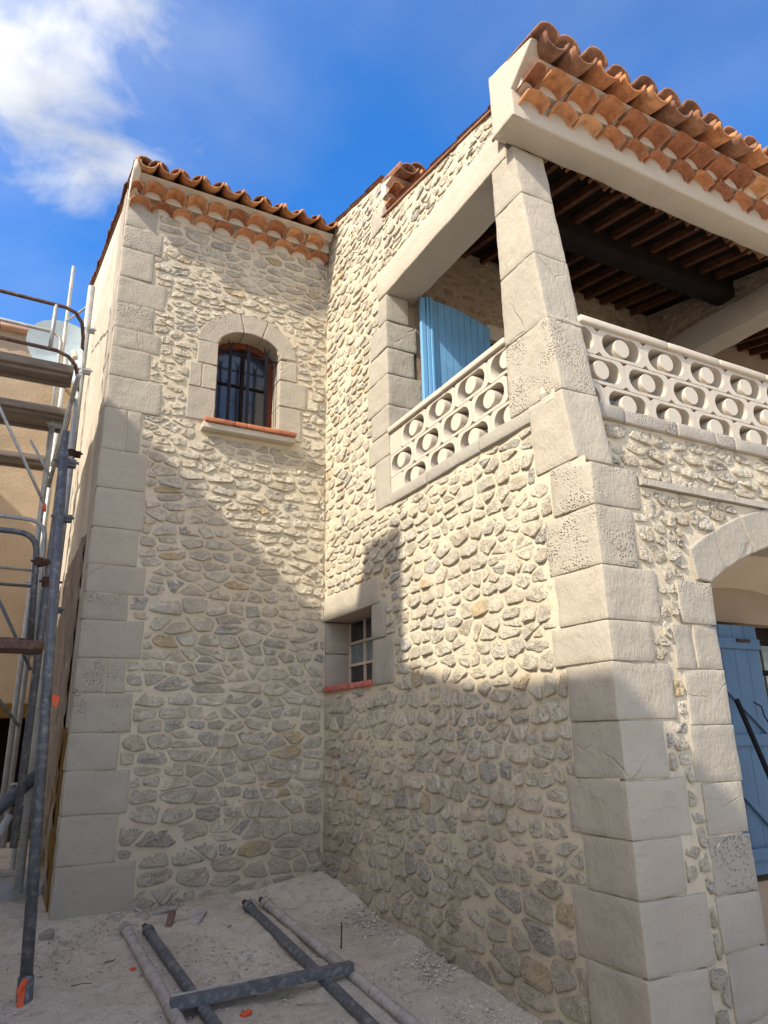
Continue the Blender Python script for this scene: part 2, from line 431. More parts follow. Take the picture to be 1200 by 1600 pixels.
def stone_material():
    m, nt, b = new_mat('rubble'); co = objco(nt)
    at = nt.nodes.new('ShaderNodeAttribute'); at.attribute_name = 'tint'
    n1 = noise_node(nt, co, 8, 5, 0.6); n2 = noise_node(nt, co, 62, 6, 0.75, 0.6); n3 = noise_node(nt, co, 130, 3, 0.7)
    v = nt.nodes.new('ShaderNodeTexVoronoi'); v.inputs['Scale'].default_value = 85; nt.links.new(co, v.inputs['Vector'])
    pit = ramp_node(nt, v.outputs['Distance'], [(0.10, 0.0), (0.40, 1.0)])
    hue = nt.nodes.new('ShaderNodeHueSaturation'); nt.links.new(at.outputs['Color'], hue.inputs['Color'])
    mr = nt.nodes.new('ShaderNodeMapRange'); nt.links.new(n1, mr.inputs[0]); mr.inputs[1].default_value = 0.3; mr.inputs[2].default_value = 0.7; mr.inputs[3].default_value = 0.86; mr.inputs[4].default_value = 1.12
    nt.links.new(mr.outputs[0], hue.inputs['Value'])
    # mortar smeared thinly over parts of the faces
    n4 = noise_node(nt, co, 7.5, 4, 0.6)
    col = mixc(nt, ramp_node(nt, n4, [(0.48, 0.0), (0.62, 0.85)]), hue.outputs[0], (0.59, 0.50, 0.365))
    # dark grains and pits; the tint's alpha says how deeply the stone is pitted
    col = mixc(nt, ramp_node(nt, n2, [(0.37, 0.62), (0.43, 0.0)]), col, (0.24, 0.20, 0.15))
    dk = math_node(nt, 'MULTIPLY', math_node(nt, 'SUBTRACT', 1.0, pit), at.outputs['Alpha'])
    col = mixc(nt, math_node(nt, 'MULTIPLY', dk, 0.55), col, (0.13, 0.11, 0.09))
    col = foot_stain(nt, co, col)
    nt.links.new(col, b.inputs['Base Color']); b.inputs['Roughness'].default_value = 0.96
    b.inputs['Specular IOR Level'].default_value = 0.1
    h = math_node(nt, 'ADD', math_node(nt, 'MULTIPLY', n2, 1.5), math_node(nt, 'MULTIPLY', n3, 0.6))
    h = math_node(nt, 'ADD', h, math_node(nt, 'MULTIPLY', math_node(nt, 'MULTIPLY', pit, at.outputs['Alpha']), 1.2))
    h = math_node(nt, 'ADD', h, math_node(nt, 'MULTIPLY', pit, 0.35))
    bump(nt, b, h, 0.017, 1.0)
stone_material()

def tile_material(name, c1, c2, c3, lichen=0.25):
    m, nt, b = new_mat(name); co = objco(nt); rnd = objrand(nt)
    col = ramp_node(nt, rnd, [(0.0, c1), (0.5, c2), (1.0, c3)])
    g = nt.nodes.new('ShaderNodeNewGeometry')
    n1 = noise_node(nt, g.outputs['Position'], 14, 5, 0.65); n2 = noise_node(nt, g.outputs['Position'], 70, 4, 0.6)
    col = mixc(nt, ramp_node(nt, n1, [(0.40, 0.0), (0.72, 0.75)]), col, tuple(x * 0.45 for x in c3))
    col = mixc(nt, ramp_node(nt, n2, [(0.60, 0.0), (0.76, lichen)]), col, (0.55, 0.47, 0.36))
    nt.links.new(col, b.inputs['Base Color']); b.inputs['Roughness'].default_value = 0.85
    b.inputs['Specular IOR Level'].default_value = 0.25
    bump(nt, b, math_node(nt, 'ADD', n1, math_node(nt, 'MULTIPLY', n2, 0.5)), 0.004, 0.7)
tile_material('genoise_tile', (0.62, 0.325, 0.145), (0.52, 0.215, 0.082), (0.31, 0.115, 0.055), 0.6)
tile_material('roof_tile', (0.36, 0.17, 0.085), (0.29, 0.135, 0.075), (0.19, 0.095, 0.06), 0.6)
tile_material('sill_tile', (0.50, 0.19, 0.085), (0.46, 0.17, 0.08), (0.42, 0.15, 0.07), 0.2)

def paint(name, c, rough=0.55, var=0.12, bumpd=0.0015, dirt=None, metal=0.0):
    m, nt, b = new_mat(name); co = objco(nt)
    n1 = noise_node(nt, co, 7, 6, 0.6); n2 = noise_node(nt, co, 60, 4, 0.6)
    col = ramp_node(nt, n1, [(0.3, tuple(x * (1 - var) for x in c)), (0.7, tuple(min(1, x * (1 + var)) for x in c))])
    if dirt:
        n3 = noise_node(nt, co, 22, 5, 0.65)
        col = mixc(nt, ramp_node(nt, n3, [(0.50, 0.0), (0.66, 0.8)]), col, dirt)
    nt.links.new(col, b.inputs['Base Color']); b.inputs['Roughness'].default_value = rough; b.inputs['Metallic'].default_value = metal
    b.inputs['Specular IOR Level'].default_value = 0.12 if rough > 0.7 else 0.4
    bump(nt, b, n2, bumpd, 0.6)
    return m
def board_paint(name, c):
    m, nt, b = new_mat(name); co = objco(nt); rnd = objrand(nt)
    g = noise_node(nt, objco(nt, (40, 40, 1.5)), 1.6, 6, 0.65, 0.4); n1 = noise_node(nt, co, 3.5, 5, 0.6)
    col = ramp_node(nt, n1, [(0.3, tuple(x * 0.86 for x in c)), (0.7, tuple(x * 1.12 for x in c))])
    col = mixc(nt, math_node(nt, 'MULTIPLY', rnd, 0.22), col, tuple(x * 0.7 + 0.03 for x in c))
    col = mixc(nt, ramp_node(nt, g, [(0.56, 0.0), (0.74, 0.45)]), col, tuple(0.5 * x + 0.16 for x in c))
    nt.links.new(col, b.inputs['Base Color']); b.inputs['Roughness'].default_value = 0.62; b.inputs['Specular IOR Level'].default_value = 0.3
    bump(nt, b, g, 0.003, 0.7)
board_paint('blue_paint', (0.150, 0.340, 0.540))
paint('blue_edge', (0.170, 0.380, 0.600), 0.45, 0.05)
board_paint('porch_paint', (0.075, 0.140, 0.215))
paint('iron_black', (0.010, 0.011, 0.015), 0.75, 0.2)
paint('galvanised', (0.42, 0.42, 0.39), 0.5, 0.18, 0.002, (0.30, 0.27, 0.22), 0.35)
paint('dark_tube', (0.100, 0.102, 0.108), 0.5, 0.2, 0.002, (0.24, 0.23, 0.22), 0.3)
paint('rust_tube', (0.13, 0.075, 0.055), 0.75, 0.25, 0.003, (0.22, 0.16, 0.12))
paint('mortar_tube', (0.34, 0.29, 0.25), 0.9, 0.2, 0.005, (0.20, 0.17, 0.15))
paint('rust', (0.075, 0.038, 0.026), 0.85, 0.3, 0.003)
paint('orange_paint', (0.62, 0.085, 0.025), 0.6, 0.15)
paint('dish_metal', (0.42, 0.52, 0.58), 0.45, 0.08)
paint('red_sill', (0.45, 0.09, 0.055), 0.7, 0.15, 0.003, (0.45, 0.36, 0.30))
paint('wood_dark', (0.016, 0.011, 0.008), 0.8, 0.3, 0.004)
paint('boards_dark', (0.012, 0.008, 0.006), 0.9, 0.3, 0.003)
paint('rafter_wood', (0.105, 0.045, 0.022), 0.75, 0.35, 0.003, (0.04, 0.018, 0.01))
paint('frame_wood', (0.13, 0.038, 0.018), 0.72, 0.2)
paint('frame_cream', (0.55, 0.46, 0.36), 0.6, 0.1)
paint('ochre_base', (0.155, 0.085, 0.020), 0.8, 0.25, 0.004)
paint('pale_coping', (0.58, 0.36, 0.27), 0.85, 0.1, 0.004)
paint('dark_leaf', (0.015, 0.028, 0.012), 0.6, 0.3)

def plank_material():
    m, nt, b = new_mat('plank'); co = objco(nt, (1.2, 14, 14)); rnd = objrand(nt)
    n1 = noise_node(nt, co, 3, 7, 0.65, 0.5)
    col = ramp_node(nt, n1, [(0.3, (0.15, 0.115, 0.085)), (0.7, (0.30, 0.245, 0.19))])
    nt.links.new(col, b.inputs['Base Color']); b.inputs['Roughness'].default_value = 0.9
    bump(nt, b, n1, 0.004, 0.7)
plank_material()
def glass_material(name, c, rough=0.08):
    m, nt, b = new_mat(name)
    b.inputs['Base Color'].default_value = (*c, 1); b.inputs['Roughness'].default_value = rough
    b.inputs['Specular IOR Level'].default_value = 0.9
    co = objco(nt); bump(nt, b, noise_node(nt, co, 5, 2), 0.004, 0.5)
glass_material('pane_dark', (0.018, 0.022, 0.030), 0.15)
def ribbed_glass():
    m, nt, b = new_mat('ribbed_glass'); co = objco(nt)
    n = noise_node(nt, objco(nt, (1, 60, 4)), 1.6, 4, 0.6, 1.0)
    col = ramp_node(nt, n, [(0.35, (0.09, 0.12, 0.12)), (0.62, (0.22, 0.27, 0.25)), (0.8, (0.42, 0.46, 0.42))])
    nt.links.new(col, b.inputs['Base Color']); b.inputs['Roughness'].default_value = 0.18; b.inputs['Specular IOR Level'].default_value = 0.8
    bump(nt, b, n, 0.006, 0.8)
ribbed_glass()
glass_material('dark_glass', (0.012, 0.016, 0.020), 0.12)

def ground_material():
    m, nt, b = new_mat('dirt'); co = objco(nt)
    n1 = noise_node(nt, co, 1.1, 6, 0.6); n2 = noise_node(nt, co, 11, 7, 0.7); n3 = noise_node(nt, co, 70, 5, 0.75)
    col = ramp_node(nt, n1, [(0.30, (0.50, 0.410, 0.315)), (0.5, (0.62, 0.520, 0.405)), (0.70, (0.69, 0.60, 0.475))])
    col = mixc(nt, ramp_node(nt, n2, [(0.34, 0.5), (0.50, 0.0)]), col, (0.30, 0.235, 0.19))
    col = mixc(nt, ramp_node(nt, n3, [(0.34, 0.6), (0.46, 0.0)]), col, (0.20, 0.16, 0.13))
    nt.links.new(col, b.inputs['Base Color']); b.inputs['Roughness'].default_value = 1.0; b.inputs['Specular IOR Level'].default_value = 0.05
    h = math_node(nt, 'ADD', math_node(nt, 'MULTIPLY', n2, 1.3), math_node(nt, 'MULTIPLY', n3, 0.9))
    bump(nt, b, h, 0.02, 1.0)
ground_material()
def gravel_material():
    m, nt, b = new_mat('gravel')
    at = nt.nodes.new('ShaderNodeAttribute'); at.attribute_name = 'tint'
    nt.links.new(at.outputs['Color'], b.inputs['Base Color']); b.inputs['Roughness'].default_value = 1.0; b.inputs['Specular IOR Level'].default_value = 0.05
gravel_material()

# ------------------------------------------------------------------ ground
def ground_z(x, y):
    x = np.asarray(x, float); y = np.asarray(y, float)
    t = np.clip(-x / 2.15, 0, 1.5)
    z = -0.05 * t - 0.088 * np.clip(6.3 - y, -3.0, 12.0) - 0.01
    z = z + 0.05 * np.exp(-((x + 0.1) ** 2 / 0.10 + (y - 6.25) ** 2 / 0.35))       # loose heap in the corner
    z = z + 0.035 * np.exp(-(np.clip(-x, 0, 9) / 0.22)) * (y < 6.5)               # spill along the wall
    z = z + 0.04 * np.exp(-(((x + 1.30) / 0.30) ** 2 + ((y - 5.93) / 0.22) ** 2)) - 0.16 * np.exp(-(((x + 1.34) / 0.13) ** 2 + ((y - 5.91) / 0.075) ** 2) ** 2)
    return z
def build_ground():
    xs = np.unique(np.concatenate([[-400, -120, -40, -15, -8, -5], np.arange(-3.4, 0.40, 0.04), [0.6, 1, 2, 4, 8, 20, 60, 400]]))
    ys = np.unique(np.concatenate([[-400, -120, -40, -12, -5, -1, 1, 2], np.arange(2.4, 6.70, 0.04), np.arange(6.8, 9, 0.2), [10, 12, 16, 25, 60, 400]]))
    X, Y = np.meshgrid(xs, ys)
    Z = ground_z(X, Y)
    P = np.stack([X.ravel(), Y.ravel(), 0 * X.ravel()], 1)
    fine = ((X > -4) & (X < 1) & (Y > 2) & (Y < 9)).ravel()
    Z = Z.ravel() + fine * (noise3(P, 3.0, 1) * 0.018 + noise3(P, 9.0, 2) * 0.010 + noise3(P, 24.0, 4) * 0.006)
    V = np.stack([X.ravel(), Y.ravel(), Z], 1)
    nx = len(xs); F = []
    for j in range(len(ys) - 1):
        for i in range(nx - 1):
            F.append((j * nx + i, j * nx + i + 1, (j + 1) * nx + i + 1, (j + 1) * nx + i))
    o = obj('ground', V, F, mat('dirt'), None, True)
    tag(o, 'dusty pale dirt ground of the building site', None, None, 'structure')
build_ground()

def pebbles(name, label, n, pos_fn, size, seed, cat):
    r = np.random.default_rng(seed)
    base_v = np.array([(1, 0, 0), (-1, 0, 0), (0, 1, 0), (0, -1, 0), (0, 0, 1), (0, 0, -1)], float)
    base_f = [(0, 2, 4), (2, 1, 4), (1, 3, 4), (3, 0, 4), (2, 0, 5), (1, 2, 5), (3, 1, 5), (0, 3, 5)]
    V = []; F = []; T = []
    for i in range(n):
        x, y = pos_fn(r)
        s = size[0] + (size[1] - size[0]) * r.random() ** 3
        v = base_v * (0.6 + 0.6 * r.random((6, 1))) * s * np.array([1, 0.9, 0.6])
        a = r.random() * 6.283; c, d = math.cos(a), math.sin(a)
        v = np.stack([v[:, 0] * c - v[:, 1] * d, v[:, 0] * d + v[:, 1] * c, v[:, 2] + v[:, 0] * r.uniform(-.4, .4)], 1)
        z = float(ground_z(x, y)) + s * 0.25
        b = len(V); V.extend((v + [x, y, z]).tolist()); F.extend([tuple(k + b for k in f) for f in base_f])
        g = r.uniform(0.30, 0.52); w = r.uniform(0.64, 0.72)
        T.extend([(g, g * (0.5 + w / 2), g * w, 1)] * 6)
    o = obj(name, V, F, mat('gravel'), None, False, T)
    tag(o, label, cat, None, 'stuff')
def pos_all(r):
    while True:
        x = r.uniform(-2.9, -0.01); y = r.uniform(2.8, 6.25)
        if r.random() < 0.35 + 0.65 * (noise3(np.array([[x, y, 0]]), 1.6, 9)[0] > 0.0): return x, y
def pos_wall(r):
    return -abs(r.normal(0, 0.16)) - 0.01, r.uniform(2.9, 6.28)
def pos_tower(r):
    return r.uniform(-2.2, -0.02), 6.27 - abs(r.normal(0, 0.10))
pebbles('gravel', 'loose gravel and mortar crumbs scattered over the dirt', 8000, pos_all, (0.003, 0.014), 1, 'gravel')
pebbles('rubble_spill', 'mortar crumbs spilled along the foot of the terrace wall', 4200, pos_wall, (0.003, 0.016), 2, 'gravel')
pebbles('rubble_crumbs', 'fine crumbs along the foot of the tower wall', 2200, pos_tower, (0.003, 0.014), 3, 'gravel')

# ------------------------------------------------------------------ rubble masonry
def rubble(bounds, row_h, mean_w, excl, keep, seed, gap=0.022, aniso=1.45, minarea=0.0022):
    """irregular stones packed in loose courses; returns polygons (a, b)"""
    r = random.Random(seed)
    a0, a1, b0, b1 = bounds
    seeds = []
    b = b0 - 0.05
    while b < b1 + 0.05:
        h = row_h(b) * r.uniform(0.62, 1.38)
        a = a0 - r.uniform(0, 0.2)
        ph = r.uniform(0, 6.28)
        while a < a1 + 0.1:
            w = mean_w(b) * r.choice((0.40, 0.55, 0.75, 0.9, 1.0, 1.15, 1.35, 1.8))
            bb = b + h / 2 + r.uniform(-0.25, 0.25) * h + 0.018 * math.sin(a * 3.1 + ph)
            if r.random() < 0.13 and h > 0.08:
                seeds.append((a + w / 2, bb - h * 0.28)); seeds.append((a + w / 2 + r.uniform(-.02, .02), bb + h * 0.28))
            else:
                seeds.append((a + w / 2, bb))
            a += w
        b += h
    S = np.array(seeds); K = np.array([1.0, aniso])
    Q = S * K
    out = []
    for i, s in enumerate(S):
        if not (a0 - 0.1 < s[0] < a1 + 0.1 and b0 - 0.1 < s[1] < b1 + 0.1): continue
        d = np.hypot(*(Q - Q[i]).T)
        nb = np.argsort(d)[1:22]
        R = 0.40
        poly = [(s[0] - R, s[1] - R), (s[0] + R, s[1] - R), (s[0] + R, s[1] + R), (s[0] - R, s[1] + R)]
        g = gap * r.uniform(0.55, 1.5)
        for j in nb:
            n = (Q[j] - Q[i]) * K               # bisector normal in wall space
            m = (S[i] + S[j]) / 2
            ln = math.hypot(*n) or 1e-9; n = n / ln
            poly = clip(poly, n[0], n[1], n[0] * m[0] + n[1] * m[1] - g / 2)
            if len(poly) < 3: break
        if len(poly) < 3: continue
        for c in ((-1, 0, -a0), (1, 0, a1), (0, -1, -b0), (0, 1, b1)):
            poly = clip(poly, *c)
            if len(poly) < 3: break
        if len(poly) < 3: continue
        for c in keep:
            poly = clip(poly, *c)
            if len(poly) < 3: break
        if len(poly) < 3: continue
        for e in excl:
            ax = [p[0] for p in poly]; bx = [p[1] for p in poly]
            if max(ax) < min(p[0] for p in e) - 0.02 or min(ax) > max(p[0] for p in e) + 0.02 or max(bx) < min(p[1] for p in e) - 0.02 or min(bx) > max(p[1] for p in e) + 0.02: continue
            best = None; full = abs(poly_area(poly))
            ee = e if poly_area(e) > 0 else e[::-1]
            for k in range(len(ee)):
                p, q = ee[k], ee[(k + 1) % len(ee)]
                nx, ny = q[1] - p[1], -(q[0] - p[0])         # outward normal of ccw polygon
                l = math.hypot(nx, ny) or 1e-9; nx /= l; ny /= l
                c = clip(poly, -nx, -ny, -(nx * p[0] + ny * p[1]) - 0.014)
                ar = abs(poly_area(c)) if len(c) > 2 else 0
                if best is None or ar > best[0]: best = (ar, c)
            poly = best[1] if best[0] > 0 else []
            if len(poly) < 3: break
        if len(poly) < 3 or abs(poly_area(poly)) < minarea: continue
        w = max(p[0] for p in poly) - min(p[0] for p in poly); hh = max(p[1] for p in poly) - min(p[1] for p in poly)
        if min(w, hh) < 0.028: continue
        # most stones sit a little loose in their bed of mortar
        ca = sum(p[0] for p in poly) / len(poly); cb = sum(p[1] for p in poly) / len(poly)
        ka = r.uniform(0.88, 1.0); kb = r.uniform(0.80, 1.0) if hh > 0.06 else 1.0
        sk = r.uniform(-0.10, 0.10)
        out.append([(ca + (p[0] - ca) * ka, cb + (p[1] - cb) * kb + (p[0] - ca) * sk * 0.5) for p in poly])
    return out

def stone_mesh(poly, fr, rng, hmul=1.0, base=0.0, tint=None):
    if poly_area(poly) < 0: poly = poly[::-1]
    # knock the corners off, then resample the outline
    cc = []
    n = len(poly)
    t = rng.uniform(0.04, 0.15)
    for i in range(n):
        p, q = poly[i], poly[(i + 1) % n]
        cc.append((lerp(p[0], q[0], t), lerp(p[1], q[1], t))); cc.append((lerp(p[0], q[0], 1 - t), lerp(p[1], q[1], 1 - t)))
    per = sum(math.hypot(cc[i][0] - cc[i - 1][0], cc[i][1] - cc[i - 1][1]) for i in range(len(cc)))
    N = 24 if per > 0.36 else 20
    pts = []; acc = 0; step = per / N; need = 0.0
    m = len(cc)
    i = 0; p = cc[0]
    pos = 0.0; tgt = 0.0; total = 0.0
    segs = []
    for k in range(m):
        a, b = cc[k], cc[(k + 1) % m]; segs.append((a, b, math.hypot(b[0] - a[0], b[1] - a[1])))
    k = 0; s0 = 0.0
    for j in range(N):
        d = j * step
        while k < m - 1 and s0 + segs[k][2] < d: s0 += segs[k][2]; k += 1
        a, b, l = segs[k]; u = (d - s0) / (l or 1e-9)
        pts.append([lerp(a[0], b[0], u), lerp(a[1], b[1], u)])
    P = np.array(pts)
    c = P.mean(0)
    size = math.sqrt(abs(poly_area(poly)))
    P = c + (P - c) * (1 + NP.normal(0, 0.03, (N, 1)))
    h = min(hmul * (0.005 + 0.046 * size * rng.uniform(0.3, 1.5)), 0.019 * hmul)
    tilt = np.array([rng.uniform(-0.08, 0.08), -rng.uniform(0.02, 0.24)])
    rings = [(1.05, -0.010, 0), (1.005, 0.28, 0.3), (0.965, 0.78, 0.8), (0.90, 0.97, 1), (0.73, 1.0, 1), (0.54, 1.04, 1), (0.33, 1.05, 1), (0.14, 1.05, 1)]
    A = []; B = []; H = []; K = []
    for sc, hf, nz in rings:
        q = c + (P - c) * sc
        if nz: q = q + NP.normal(0, 0.010 * size, q.shape)
        A.extend(q[:, 0]); B.extend(q[:, 1]); K.extend([nz] * N)
        H.extend(np.full(N, hf if hf < 0 else h * hf) + ((q - c) @ tilt if hf > 0.2 else 0))
    A.append(c[0]); B.append(c[1]); H.append(h * 1.05); K.append(1)
    A = np.array(A); B = np.array(B); K = np.array(K, float)
    u = rng.random()
    lay = 1.0
    if u < 0.022: col = (0.68, 0.52, 0.31); pit = 0.3
    elif u < 0.060: col = (0.62, 0.53, 0.39); pit = 0.3
    elif u < 0.105: col = (0.60, 0.555, 0.475); pit = 1.0; 
    elif u < 0.140: col = (0.60, 0.55, 0.47); pit = 0.2; lay = 3.0      # split, layered stone
    elif u < 0.40: col = (0.71, 0.63, 0.490); pit = 0.42
    elif u < 0.75: col = (0.75, 0.665, 0.51); pit = 0.28
    else: col = (0.755, 0.655, 0.49); pit = 0.18
    if tint is not None: col = tuple(x * y for x, y in zip(col, tint))
    k = rng.uniform(0.92, 1.08); col = tuple(x * k for x in col)
    sd = rng.randrange(900)
    P3 = np.stack([A, B * lay, np.full(len(A), sd * 0.37)], 1)
    H = np.array(H) + K * (noise3(P3, 22, 1) * 0.0062 + noise3(P3, 48, 2) * 0.0062 + noise3(P3, 95, 3) * 0.0042) * (1.0 if lay == 1 else 1.5)
    H = H + base
    V = fr.arr(A, B, H)
    F = []
    R = len(rings)
    for k in range(R - 1):
        for i in range(N):
            j = (i + 1) % N
            F.append((k * N + i, k * N + j, (k + 1) * N + j, (k + 1) * N + i))
    for i in range(N):
        F.append(((R - 1) * N + i, (R - 1) * N + (i + 1) % N, R * N))
    T = [(col[0], col[1], col[2], pit)] * len(V)
    return V, F, T
def px_area(poly, fr):
    c = np.mean(np.array(poly), 0); p = fr(c[0], c[1])
    d = p - np.array(CAM)
    z = d @ np.array(FWD)
    if z < 0.3: return 0
    u = (d @ np.array(RIGHT)) / z * 1109 + 600; v = 800 - (d @ np.array(UP)) / z * 1109
    vis = 1.0 if (-40 < u < 1240 and -40 < v < 1640) else 0.01
    return vis * abs(poly_area(poly)) * abs(d @ fr.n) / z ** 3
def lay_stones(lists, parent_thing, limit=292, seed=0):
    """lists: (polys, frame, part object, hmul, base). The largest in view become objects, the rest one joined part."""
    allp = []
    for polys, fr, part, hm, base, tn in lists:
        for p in polys: allp.append((px_area(p, fr), p, fr, part, hm, base, tn))
    allp.sort(key=lambda t: -t[0])
    rng = random.Random(seed)
    V2 = []; F2 = []; T2 = []
    for k, (ar, p, fr, part, hm, base, tn) in enumerate(allp):
        V, F, T = stone_mesh(p, fr, rng, hm, base, tn)
        if k < limit and part is not None:
            obj('stone', V, F, mat('rubble'), part, True, T)
        else:
            b = len(V2); V2.extend(V.tolist()); F2.extend([tuple(i + b for i in f) for f in F]); T2.extend(T)
    if V2:
        o = obj('small_stones', V2, F2, mat('rubble'), parent_thing, True, T2)
        o['kind'] = 'stuff'
    print('stones', len(allp))

def wall_skin(name, fr, a0, a1, b0, b1, holes, parent, m='mortar', step=0.035, amp=0.007, top=None, seed=0, back=0.0):
    """trowelled mortar face as a wavering sheet with openings left out"""
    na = int((a1 - a0) / step) + 1; nb = int((b1 - b0) / step) + 1
    A = np.linspace(a0, a1, na + 1); B = np.linspace(b0, b1, nb + 1)
    GA, GB = np.meshgrid(A, B)
    if top is not None: GB = np.minimum(GB, top(GA))
    P = np.stack([GA.ravel(), GB.ravel(), np.full(GA.size, seed * 3.3)], 1)
    H = noise3(P, 5, seed) * amp + noise3(P, 14, seed + 1) * amp * 0.7 + noise3(P, 33, seed + 2) * amp * 0.35 + back
    V = fr.arr(GA.ravel(), GB.ravel(), H)
    F = []
    w = na + 1
    for j in range(nb):
        for i in range(na):
            ca = (A[i] + A[i + 1]) / 2; cb = (B[j] + B[j + 1]) / 2
            if top is not None and GB[j + 1, i] - GB[j, i] < 1e-6 and GB[j + 1, i + 1] - GB[j, i + 1] < 1e-6: continue
            if any(h(ca, cb) for h in holes): continue
            F.append((j * w + i, j * w + i + 1, (j + 1) * w + i + 1, (j + 1) * w + i))
    return obj(name, V, F, mat(m), parent, True)
def in_rect(a0, a1, b0, b1): return lambda a, b: a0 < a < a1 and b0 < b < b1

# ------------------------------------------------------------------ clay tiles, genoise eaves, roofs
def canal_mesh(name, m, L=0.42, r0=0.105, r1=0.088, th=0.016, n=9, span=170, wob=0.0):
    """half-round tile, axis +Y, hollow side down, mouth (wide end) at y=0"""
    V = []; F = []
    for y, r in ((0, r0), (L, r1)):
        for rr in (r, r - th):
            for k in range(n):
                a = math.radians(90 - span / 2 + span * k / (n - 1))
                V.append((rr * math.cos(a) * 1.0, y, rr * math.sin(a) * 0.92))
    o0, i0, o1, i1 = 0, n, 2 * n, 3 * n
    for k in range(n - 1):
        F += [(o0 + k, o1 + k, o1 + k + 1, o0 + k + 1), (i0 + k + 1, i1 + k + 1, i1 + k, i0 + k),
              (o0 + k + 1, i0 + k + 1, i0 + k, o0 + k), (o1 + k, i1 + k, i1 + k + 1, o1 + k + 1)]
    F += [(o0, i0, i1, o1), (o0 + n - 1, o1 + n - 1, i1 + n - 1, i0 + n - 1)]
    me = mesh_of(name, V, F, mat(m), True)
    return me
TILE_G = canal_mesh('genoise_tile', 'genoise_tile')
TILE_R = canal_mesh('roof_tile', 'roof_tile')
def jm(loc, rx=0.0, ry=0.0, rz=0.0, s=1.0):
    return Matrix.Translation(loc) @ Matrix.Rotation(rz, 4, 'Z') @ Matrix.Rotation(rx, 4, 'X') @ Matrix.Rotation(ry, 4, 'Y') @ Matrix.Scale(s, 4)
def genoise(parent, x0, x1, yf, z0, outs, rise, pitch, roof_out, roof_z, slope, seed, cdz=0.075, cdy=0.03, skip=0, dark=0.35):
    """two corbelled rows of tiles along X under an eave that faces -Y, then the first course of the roof"""
    r = random.Random(seed)
    bed = MB()
    for k, o in enumerate(outs):
        bed.box((x0, yf - o + (0.098 if k == 0 else 0.14), z0 + k * rise - (0.0 if k == 0 else 0.004)), (x1, yf + 0.12, z0 + (k + 1) * rise - 0.0045))
    top = z0 + len(outs) * rise
    zt = roof_z + 0.02
    # sloped mortar packing under the first roof course
    yb = yf - outs[-1] + 0.07; yr = yf - roof_out + 0.15
    bed.hexa([(x0, yb, top - 0.004), (x1, yb, top - 0.004), (x1, yf + 0.12, top - 0.004), (x0, yf + 0.12, top - 0.004),
              (x0, yr, zt), (x1, yr, zt), (x1, yf + 0.12, zt + slope * (roof_out + 0.02)), (x0, yf + 0.12, zt + slope * (roof_out + 0.02))])
    v = np.array(bed.v)
    b = bed.make('eave_mortar', mat('genoise_mortar'), parent)
    n = int(round((x1 - x0) / pitch)); p = (x1 - x0) / n
    for k, o in enumerate(outs):
        offs = 0.5 if k == 0 else 0.0
        for i in range(n + (0 if k == 0 else 1)):
            x = x0 + (i + offs) * p
            if k and i == n: continue
            sc_ = 1.0
            if k and i == 0: x += 0.055; sc_ = 0.55
            z = z0 + k * rise - 0.004 + r.uniform(-0.006, 0.006)
            place('eave_tile', TILE_G, parent, jm((x + r.uniform(-.008, .008), yf - o + r.uniform(-.012, .008), z), r.uniform(-.06, .02), r.uniform(-.06, .06), r.uniform(-.05, .05), sc_))
    th = math.atan(slope)
    for i in range(n):
        x = x0 + (i + 0.5) * p
        # channel tile, hollow up
        place('channel_tile', TILE_R if r.random() < dark else TILE_G, parent, Matrix.Translation((x + r.uniform(-.006, .006), yf - roof_out + r.uniform(-.02, .012), roof_z + 0.085)) @ Matrix.Rotation(th, 4, 'X') @ Matrix.Rotation(math.pi, 4, 'Y'))
    for i in range(skip, n + 1):
        x = x0 + i * p + (0.05 if i == 0 else 0)
        place('cover_tile', TILE_R, parent, Matrix.Translation((x + r.uniform(-.006, .006), yf - roof_out + cdy + r.uniform(-.02, .02), roof_z + cdz)) @ Matrix.Rotation(th, 4, 'X'))
    return p
def roof_sheet(parent, x0, x1, y0, z0, y1, slope, pitch, name='roof_covering'):
    """corrugated field of tiles behind the eave course, in lapped courses"""
    V = []; F = []
    nx = int(round((x1 - x0) / pitch)) * 8
    rows = int((y1 - y0) / 0.36)
    xs = [x0 + (x1 - x0) * i / nx for i in range(nx + 1)]
    prof = [0.055 * math.cos(2 * math.pi * (x - x0) / pitch) + 0.075 for x in xs]
    ring = []
    for j in range(rows + 1):
        for lift in (0.012, 0.0) if 0 < j < rows else (0.012,):
            y = y0 + (y1 - y0) * j / rows
            ring.append(len(V))
            for x, h in zip(xs, prof): V.append((x, y, z0 + slope * (y - y0) + h + (0.0 if lift == 0.012 else -0.02)))
    for a, b in zip(ring[:-1], ring[1:]):
        for i in range(nx): F.append((a + i, a + i + 1, b + i + 1, b + i))
    # underside
    b0 = len(V)
    V += [(x0, y0, z0 - 0.02), (x1, y0, z0 - 0.02), (x1, y1, z0 - 0.02 + slope * (y1 - y0)), (x0, y1, z0 - 0.02 + slope * (y1 - y0))]
    F.append((b0 + 3, b0 + 2, b0 + 1, b0))
    return obj(name, V, F, mat('roof_tile'), parent, True)
def verge(parent, x, y0, z0, y1, slope, seed, name='verge_tile', down=0.0):
    """row of lapped cover tiles along a gable edge"""
    r = random.Random(seed)
    th = math.atan(slope); y = y0; k = 0
    while y < y1:
        place(name, TILE_R, parent, Matrix.Translation((x + r.uniform(-.012, .012), y, z0 + slope * (y - y0) + r.uniform(-.006, .01))) @ Matrix.Rotation(th - 0.03, 4, 'X') @ Matrix.Rotation(r.uniform(-.08, .08), 4, 'Y'))
        y += 0.34; k += 1

